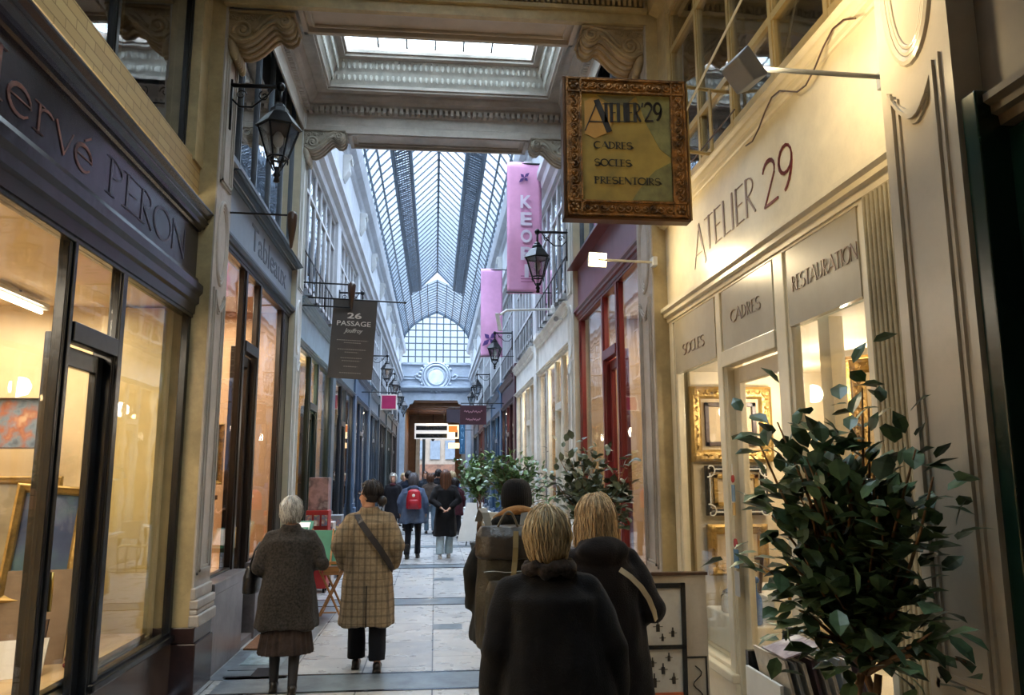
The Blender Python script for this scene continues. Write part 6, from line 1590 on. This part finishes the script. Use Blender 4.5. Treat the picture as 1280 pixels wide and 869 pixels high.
def plaid_mat():
    m = cloth('camel_plaid_base', '#8f7c62', .12, 40); m = m.copy(); m.name = 'camel_plaid_wool'; n = m.node_tree; b = n.nodes['Principled BSDF']
    src = b.inputs['Base Color'].links[0].from_socket; t = n.nodes.new('ShaderNodeTexCoord'); sp = n.nodes.new('ShaderNodeSeparateXYZ'); n.links.new(t.outputs['Object'], sp.inputs[0]); cur = src
    for ax, per, wd, off, col, fac in (('X', .10, .18, .03, '#463f34', .5), ('Z', .12, .15, .02, '#463f34', .45), ('X', .10, .07, .075, '#5a4a34', .6), ('Z', .12, .06, .075, '#5a4a34', .6), ('Y', .10, .16, .02, '#3b352b', .35)):
        m1 = n.nodes.new('ShaderNodeMath'); m1.operation = 'ADD'; m1.inputs[1].default_value = off + 10*per
        m2 = n.nodes.new('ShaderNodeMath'); m2.operation = 'MODULO'; m2.inputs[1].default_value = per
        m3 = n.nodes.new('ShaderNodeMath'); m3.operation = 'LESS_THAN'; m3.inputs[1].default_value = per*wd
        m4 = n.nodes.new('ShaderNodeMath'); m4.operation = 'MULTIPLY'; m4.inputs[1].default_value = fac
        n.links.new(sp.outputs[ax], m1.inputs[0]); n.links.new(m1.outputs[0], m2.inputs[0]); n.links.new(m2.outputs[0], m3.inputs[0]); n.links.new(m3.outputs[0], m4.inputs[0])
        mx = n.nodes.new('ShaderNodeMix'); mx.data_type = 'RGBA'; mx.inputs[7].default_value = hexc(col); n.links.new(m4.outputs[0], mx.inputs[0]); n.links.new(cur, mx.inputs[6]); cur = mx.outputs[2]
    n.links.new(cur, b.inputs['Base Color']); return m
def strap(pts, w_, m, t, name='strap', th=.006, nrm=None, local=True):
    mb = MB(); pts = [Vector(p) for p in pts]; P = []
    for i, p in enumerate(pts):
        d = (pts[min(i+1, len(pts)-1)]-pts[max(0, i-1)]).normalized(); n_ = nrm[i] if nrm else Vector((0, -1, 0)); n_ = Vector(n_).normalized(); s_ = d.cross(n_).normalized()
        P += [p+s_*w_/2, p-s_*w_/2, p-s_*w_/2+n_*th, p+s_*w_/2+n_*th]
    F = [(i*4+j, i*4+(j+1) % 4, (i+1)*4+(j+1) % 4, (i+1)*4+j) for i in range(len(pts)-1) for j in range(4)] + [(3,2,1,0), tuple((len(pts)-1)*4+j for j in range(4))]
    mb.add(P, F); return mb.build(name, m, t, local=local, smooth=False)

# elderly woman in charcoal tweed, back to us, arms bent before her
t, J = person('elderly woman with short silver hair, charcoal tweed coat and pleated skirt', (-1.14, 6.55, 0), R_(8), 1.455, legs=((.02, .0), (-.13, -.02)),
              arms=[((.27, -.02, 1.10), (.20, .22, 1.02)), ((.30, -.02, 1.12), (.17, .22, 1.10))], bend=.03, head_fwd=.03, stout=1.1)
k = J['k']
coat(t, J, M_tweed, .47, .245, .17, waist=(.225, .17), chest=(.225, .15), sleeve=(.078, .07, .06), disp=.014)
sk = MB(); sk.rings([(.29, .205, .15, 0, 0), (.30, .208, .152, 0, 0), (.42, .19, .14, 0, 0), (.56, .17, .125, 0, 0)], 120, lambda a, z: 1+.05*math.sin(a*22)*(1.2-z*1.2)); sk.build('pleated_skirt', cloth('brown_pleated_cloth', '#3b302c', .25), t, local=True, smooth=True)
stockings(t, J, mat('black_stocking', '#17151a', .6)); shoes(t, J, M_shoe)
hair(t, J, M_grey, .20, vol=.016, n=420, seed=3, curl=.006, taper_in=.25, width=.0042)
bg_ = thing('handbag', 'small black handbag held at the elderly woman\'s elbow', 'handbag', (-1.44, 6.62, .86))
q = MB(); q.rings([(-.13, .05, .11, 0, 0), (-.12, .06, .13, 0, 0), (.0, .058, .125, 0, 0), (.08, .03, .10, 0, 0)], 24); o = fused(q, 'bag_body', mat('black_grained_leather', '#131215', .35, bump=.3, bs=90), bg_, .01, 3)
MB().tube([(0, -.09, .07), (.03, -.07, .2), (.05, 0, .26), (.03, .07, .2), (0, .09, .07)], .008, 6).build('handle', M_shoe, bg_, local=True, smooth=True)

# plaid coat
t, J = person('person in a long camel plaid coat, dark hair in a low bun, head turned', (-.57, 7.15, 0), R_(2), 1.58, legs=((.10, .0), (-.06, .01)),
              arms=[((.275, -.05, 1.12), (.22, .10, .93)), ((.275, -.05, 1.12), (.22, .10, .93))], head_turn=R_(62), head_fwd=.01)
M_pl = plaid_mat()
coat(t, J, M_pl, .375, .24, .165, waist=(.21, .15), chest=(.215, .15), sleeve=(.078, .072, .066), disp=.012, cuff=-.01)
MB().box(-.004, .004, -.176, -.15, .38, .72).build('back_vent', mat('vent_shadow_lining', '#2a2118', .9), t, local=True)
trousers(t, J, M_tro, .10, .085, .085); shoes(t, J, M_shoe)
hair(t, J, M_dkh, .145, vol=.012, n=360, seed=9, taper_in=.5, width=.004, face=78)
bn = MB(); bn.ell(J['hp'](0, -.135, -.05), (.042, .045, .045), 14, 10); 
for i in range(26): bn.tube([J['hp'](.043*math.cos(q*.5+i), -.135+.046*math.sin(q*.5+i)*math.cos(i), -.05+.046*math.sin(q*.5+i)*math.sin(i)) for q in range(8)], .004, 4)
bn.build('hair_bun', M_dkh, t, local=True, smooth=True)
gl_ = MB(); hp_ = J['hp']
for s in (-1, 1):
    gl_.tube([hp_(s*.034+.028*math.cos(a*PI/6), .094, .018+.02*math.sin(a*PI/6)) for a in range(13)], .003, 5); gl_.tube([hp_(s*.062, .09, .02), hp_(s*.082, .0, .015)], .003, 5)
gl_.tube([hp_(-.008, .1, .02), hp_(.008, .1, .02)], .003, 5); gl_.build('glasses', mat('tortoise_frame', '#3a1d14', .3), t, local=True)
sc_ = MB(); nk = J['neck']; sc_.ell(nk+Vector((0, .01, .03)), (.085, .085, .035), 16, 8); fused(sc_, 'scarf', cloth('rust_scarf', '#6b4430', .2), t, .01, 2, disp=.006)
k = J['k']; bs_ = thing('crossbody_bag_strap', 'broad dark brown bag strap running across the back of the plaid coat', 'bag strap', (-.58, 7.15, 0), R_(2))
strap([(-.07, .02, 1.42*k), (-.09, -.06, 1.405*k), (-.055, -.125, 1.34*k), (.03, -.165, 1.22*k), (.115, -.165, 1.10*k), (.185, -.12, .98*k), (.225, -.05, .9*k)], .052, mat('dark_brown_strap', '#231c1a', .6), bs_, nrm=[(0, 0, 1), (0, -.6, 1), (-.1, -1, .3), (0, -1, 0), (.2, -1, 0), (.6, -1, 0), (1, -.4, 0)])

# man in beanie with roll-top backpack
t, J = person('person in a black knit cap and dark jacket with a tan-lined hood', (.46, 4.98, 0), R_(-4), 1.60, legs=((.1, 0), (-.08, 0)), head_turn=R_(-28), lean=.06, head_fwd=.02, stout=1.15,
              arms=[((.25, -.02, 1.12), (.24, .06, .87)), ((.25, -.02, 1.12), (.24, .06, .87))])
k = J['k']
coat(t, J, M_blackc2, .66, .23, .18, waist=(.22, .18), chest=(.22, .17), sleeve=(.082, .075, .068), shoulder=.074, disp=.014, hood=[(-.03, -.10, .02, .15, .075, .07), (.05, -.08, .03, .11, .07, .06)])
hl = MB(); nk = J['neck']
hl.tube([nk+Vector((-.15+.02*i, -.075-.05*math.sin(PI*i/15), .045+.055*math.sin(PI*i/15))) for i in range(16)], [.018+.014*math.sin(PI*i/15) for i in range(16)], 10)
fused(hl, 'tan_hood_lining', cloth('tan_lining', '#9c7246', .15), t, .008, 2, disp=.004)
kc = MB(); hp_ = J['hp']
def rib(a, z): return 1+.018*math.sin(a*34)
kc.rings([(-.045, .088, .104, 0, -.015), (-.03, .094, .110, 0, -.015), (.02, .096, .112, 0, -.016), (.07, .092, .108, 0, -.018), (.11, .078, .092, 0, -.02), (.135, .05, .062, 0, -.022), (.143, .02, .026, 0, -.022)], 110, rib)
kc.v = [tuple(hp_(*p)) for p in kc.v]; kc.build('knit_cap', cloth('black_knit', '#0e0d10', .2), t, local=True, smooth=True)
trousers(t, J, M_tro); shoes(t, J, M_shoe)
hair(t, J, M_brh, .19, vol=.004, n=160, seed=2, width=.003)
bp_ = thing('backpack', 'large dark olive roll-top backpack with a tan strap and grey grab loop', 'backpack', (.43, 4.70, 0), R_(2))
q = MB(); q.rings([(.66, .16, .085, 0, 0), (.68, .185, .10, 0, 0), (.95, .19, .105, 0, 0), (1.15, .18, .10, 0, 0), (1.28, .17, .085, 0, .01), (1.33, .165, .07, 0, .02)], 32)
fused(q, 'pack_body', M_lea, bp_, .012, 3, disp=.012, dscale=.16)
q = MB(); q.rings([(1.17, .178, .108, 0, -.004), (1.19, .192, .116, 0, -.004), (1.30, .186, .10, 0, .004), (1.355, .16, .07, 0, .02)], 32); fused(q, 'lid_flap', mat('waxed_brown_flap', '#2b231a', .45, var=.25, bump=.25, bs=50), bp_, .01, 3, disp=.008)
q = MB(); q.rings([(.72, .13, .03, 0, -.105), (.74, .145, .045, 0, -.105), (1.0, .14, .045, 0, -.10), (1.06, .12, .03, 0, -.10)], 24); fused(q, 'front_pocket', M_lea, bp_, .01, 3, disp=.006)
M_tan = mat('tan_webbing', '#7a6a44', .7, var=.15)
strap([(.035, -.10, 1.33), (.03, -.125, 1.24), (.025, -.122, 1.16), (.005, -.158, 1.03), (-.01, -.162, .86), (-.01, -.155, .76)], .03, M_tan, bp_, 'closing_strap'); 
MB().tube([(-.07+.012*i, -.03-.05*math.sin(PI*i/11), 1.33+.11*math.sin(PI*i/11)) for i in range(12)], .007, 6).build('grab_loop', mat('grey_webbing', '#6a665c', .7), bp_, local=True, smooth=True)
for s in (-1, 1):
    strap([(s*.10, .06, 1.33), (s*.12, .12, 1.42), (s*.13, .24, 1.44), (s*.14, .36, 1.36)], .045, mat('grey_webbing', '#6a665c'), bp_, 'shoulder_strap', nrm=[(0, 0, 1)]*4)
MB().tube([(-.15+.03*i, -.113, 1.105+.004*math.sin(i)) for i in range(11)], .004, 5).build('zip', mat('dull_metal', '#6e6a60', .4, metal=.6), bp_, local=True)

# front woman: short ash blonde hair, black coat with fur-like collar
t, J = person('woman with short ash blonde hair and a plain black wool coat, nearest to us', (.505, 3.30, 0), R_(-3), 1.485, legs=((.05, 0), (-.05, 0)), stout=1.25, lean=-.035, head_turn=R_(-14),
              arms=[((.265, -.03, 1.10), (.28, .05, .85)), ((.265, -.03, 1.10), (.28, .05, .85))])
coat(t, J, M_blackc, .45, .285, .21, waist=(.255, .195), chest=(.225, .17), sleeve=(.084, .078, .07), shoulder=.074, disp=.012, collar=.05, vox=.011)
cm_ = MB(); nk = J['neck']
for a in range(14):
    A = 2*PI*a/14; cm_.ell(nk+Vector((.085*math.cos(A), .08*math.sin(A)-.01, .035+.01*math.sin(a*2.3))), (.034, .034, .03), 10, 8)
fused(cm_, 'scarf', cloth('grey_brown_scarf', '#2c2522', .5, 40), t, .009, 1, disp=.012, dscale=.05)
trousers(t, J, M_tro); shoes(t, J, M_shoe)
hair(t, J, M_blond, .225, vol=.019, n=1700, seed=12, taper_in=.38, width=.0034, spread=1.0, curl=.004)
sm_ = MB(); sm_.tube([(-.012-.0*i, -.185+.003*math.sin(i), 1.16-.045*i) for i in range(14)], .003, 5)
sm_.build('back_seam', mat('black_seam', '#050506', .9), t, local=True) if False else None

# blonde on the right with pale cross strap
t, J = person('woman with longer strawberry blonde hair and black hooded coat, beside the frame shop', (.90, 4.12, 0), R_(6), 1.515, legs=((.06, 0), (-.08, 0)), stout=1.15, lean=-.06, head_turn=R_(20), head_fwd=.02,
              arms=[((.25, -.03, 1.10), (.23, .06, .86)), ((.26, -.06, 1.09), (.19, .16, .98))])
coat(t, J, M_blackc3, .40, .235, .19, waist=(.215, .17), chest=(.215, .165), sleeve=(.085, .078, .068), shoulder=.078, disp=.016, hood=[(0, -.09, -.0, .145, .075, .08), (0, -.03, .03, .115, .08, .045)])
trousers(t, J, M_tro); shoes(t, J, M_shoe)
hair(t, J, M_blond2, .265, vol=.021, n=1700, seed=22, taper_in=-.10, width=.0034, spread=1.06, curl=.004)
k = J['k']; bs_ = thing('crossbody_bag_strap', 'narrow cream bag strap across the back of the black hooded coat', 'bag strap', (.92, 4.12, 0), R_(6))
strap([(-.02, -.178, 1.33*k), (.03, -.192, 1.29*k), (.08, -.198, 1.235*k), (.12, -.195, 1.17*k), (.15, -.18, 1.10*k), (.165, -.165, 1.05*k)], .026, mat('cream_leather_strap', '#b3a68c', .5), bs_, nrm=[(0, -1, .3), (0, -1, .2), (0, -1, 0), (.1, -1, 0), (.4, -1, 0), (.8, -1, 0)])

# mid distance pair
t, J = person('woman with grey hair in a slate blue jacket and black boots, wearing a red backpack', (-.43, 16.3, 0), R_(-4), 1.66, vox=.012, legs=((-.12, 0), (.12, 0)), arms=[((.27, -.02, 1.12), (.26, .05, .88))]*2)
coat(t, J, cloth('slate_blue_cloth', '#4a5870', .12), .70, .27, .19, waist=(.22, .16), chest=(.215, .15), vox=.014, hood=[(0, -.08, .0, .12, .06, .06)])
trousers(t, J, M_tro, .09, .065, .06); shoes(t, J, M_shoe, boots=.25); hair(t, J, M_greyh, .25, vol=.018, n=260, seed=5, taper_in=.1, width=.006)
rb = thing('backpack', 'small bright red backpack on the slate blue jacket', 'backpack', (-.41, 16.08, 0), R_(-4))
q = MB(); q.rings([(.98, .13, .06, 0, 0), (1.0, .155, .08, 0, 0), (1.2, .15, .085, 0, 0), (1.33, .12, .07, 0, 0), (1.37, .07, .04, 0, 0)], 28); M_rd = mat('red_nylon', '#a01226', .45, var=.1, bump=.2, bs=30)
fused(q, 'pack_body', M_rd, rb, .012, 3, disp=.006); q = MB(); q.rings([(1.0, .10, .03, 0, -.08), (1.14, .10, .035, 0, -.08), (1.17, .08, .02, 0, -.08)], 20); q.build('front_pocket', M_rd, rb, local=True, smooth=True)
MB().ell((0, -.085, 1.25), (.03, .012, .03), 10, 6).build('pale_badge', M_paper, rb, local=True)
t, J = person('woman with long straight chestnut hair and a long black coat, hands clasped behind her back', (.22, 16.25, 0), R_(0), 1.72, vox=.010, legs=((-.05, 0), (.1, -.02)), arms=[((.265, -.10, 1.13), (.075, -.235, .985)), ((.265, -.10, 1.13), (.075, -.235, .975))])
coat(t, J, M_blackc, .44, .235, .17, waist=(.19, .14), chest=(.205, .14), vox=.012); trousers(t, J, cloth('pale_jeans', '#9fb0b8', .1), .09, .08, .085)
shoes(t, J, mat('white_trainer', '#b9b2aa', .5)); hair(t, J, M_brh, .60, vol=.016, n=420, seed=6, taper_in=.05, width=.006, spread=1.05)

# people further along: each built with body, coat, trousers, shoes and hair
def walker(label, x, y, rz, H, cc, hc_, hl=.24, hem=.75, tc='#15161c', sd=1, sk_=None, arms=None, scarf=None):
    t, J = person(label, (x, y, 0), rz, H, vox=.016, legs=((.1, 0), (-.1, 0)), arms=arms or [((.26, -.02, 1.12), (.25, .06, .88))]*2)
    coat(t, J, cloth('coat_'+cc, cc, .15), hem, .23, .17, vox=.018, waist=(.2, .15), chest=(.21, .15)); trousers(t, J, cloth('tro_'+tc, tc, .1), vox=.018); shoes(t, J, M_shoe)
    hair(t, J, hc_, hl, vol=.02, n=120, seed=sd, width=.009)
    if scarf:
        sm = MB(); sm.ell(J['neck']+Vector((0, .04, .0)), (.09, .08, .05), 12, 8); sm.build('scarf', cloth('scarf_'+scarf, scarf), t, local=True, smooth=True)
walker('white haired woman in black facing us by the dark shops', -1.17, 22.8, R_(170), 1.66, '#18171c', M_grey, .22, .45, sd=31, scarf='#5a3034')
walker('person in a navy coat with dark hair just beside the white haired woman', -.78, 24.2, R_(10), 1.74, '#1b2230', M_dkh, .2, .6, sd=32)
walker('fair haired person half hidden behind the white haired woman', -1.02, 26.5, R_(190), 1.68, '#3a3a42', M_blond, .22, .7, sd=33)
walker('person in a beige jacket with light jeans, between the red backpack and long black coat', -.12, 23.0, R_(6), 1.66, '#4b4038', M_brh, .24, .85, '#5f7180', 34)
walker('tall person in black in the middle of the far group', .12, 26.0, R_(0), 1.80, '#14141a', M_dkh, .19, .7, sd=35)
walker('person in a blue jacket behind the long haired woman', .48, 22.4, R_(-8), 1.72, '#2f4a72', M_blond, .22, .8, '#20242c', 36)
walker('person in a dark burgundy coat by the cafe tables', .55, 21.2, R_(14), 1.55, '#3c1820', M_dkh, .24, .6, sd=37)
walker('person in a slate coat far down the middle of the passage', -.35, 29.0, R_(180), 1.75, '#2a3038', M_brh, .22, .6, sd=38)
walker('person in dark blue near the far opening', .35, 31.5, R_(0), 1.74, '#1c2740', M_dkh, .2, .7, sd=39)
walker('farthest person, in a grey coat under the lit sign', -.05, 36.0, R_(0), 1.72, '#33353c', M_dkh, .22, .5, sd=40)
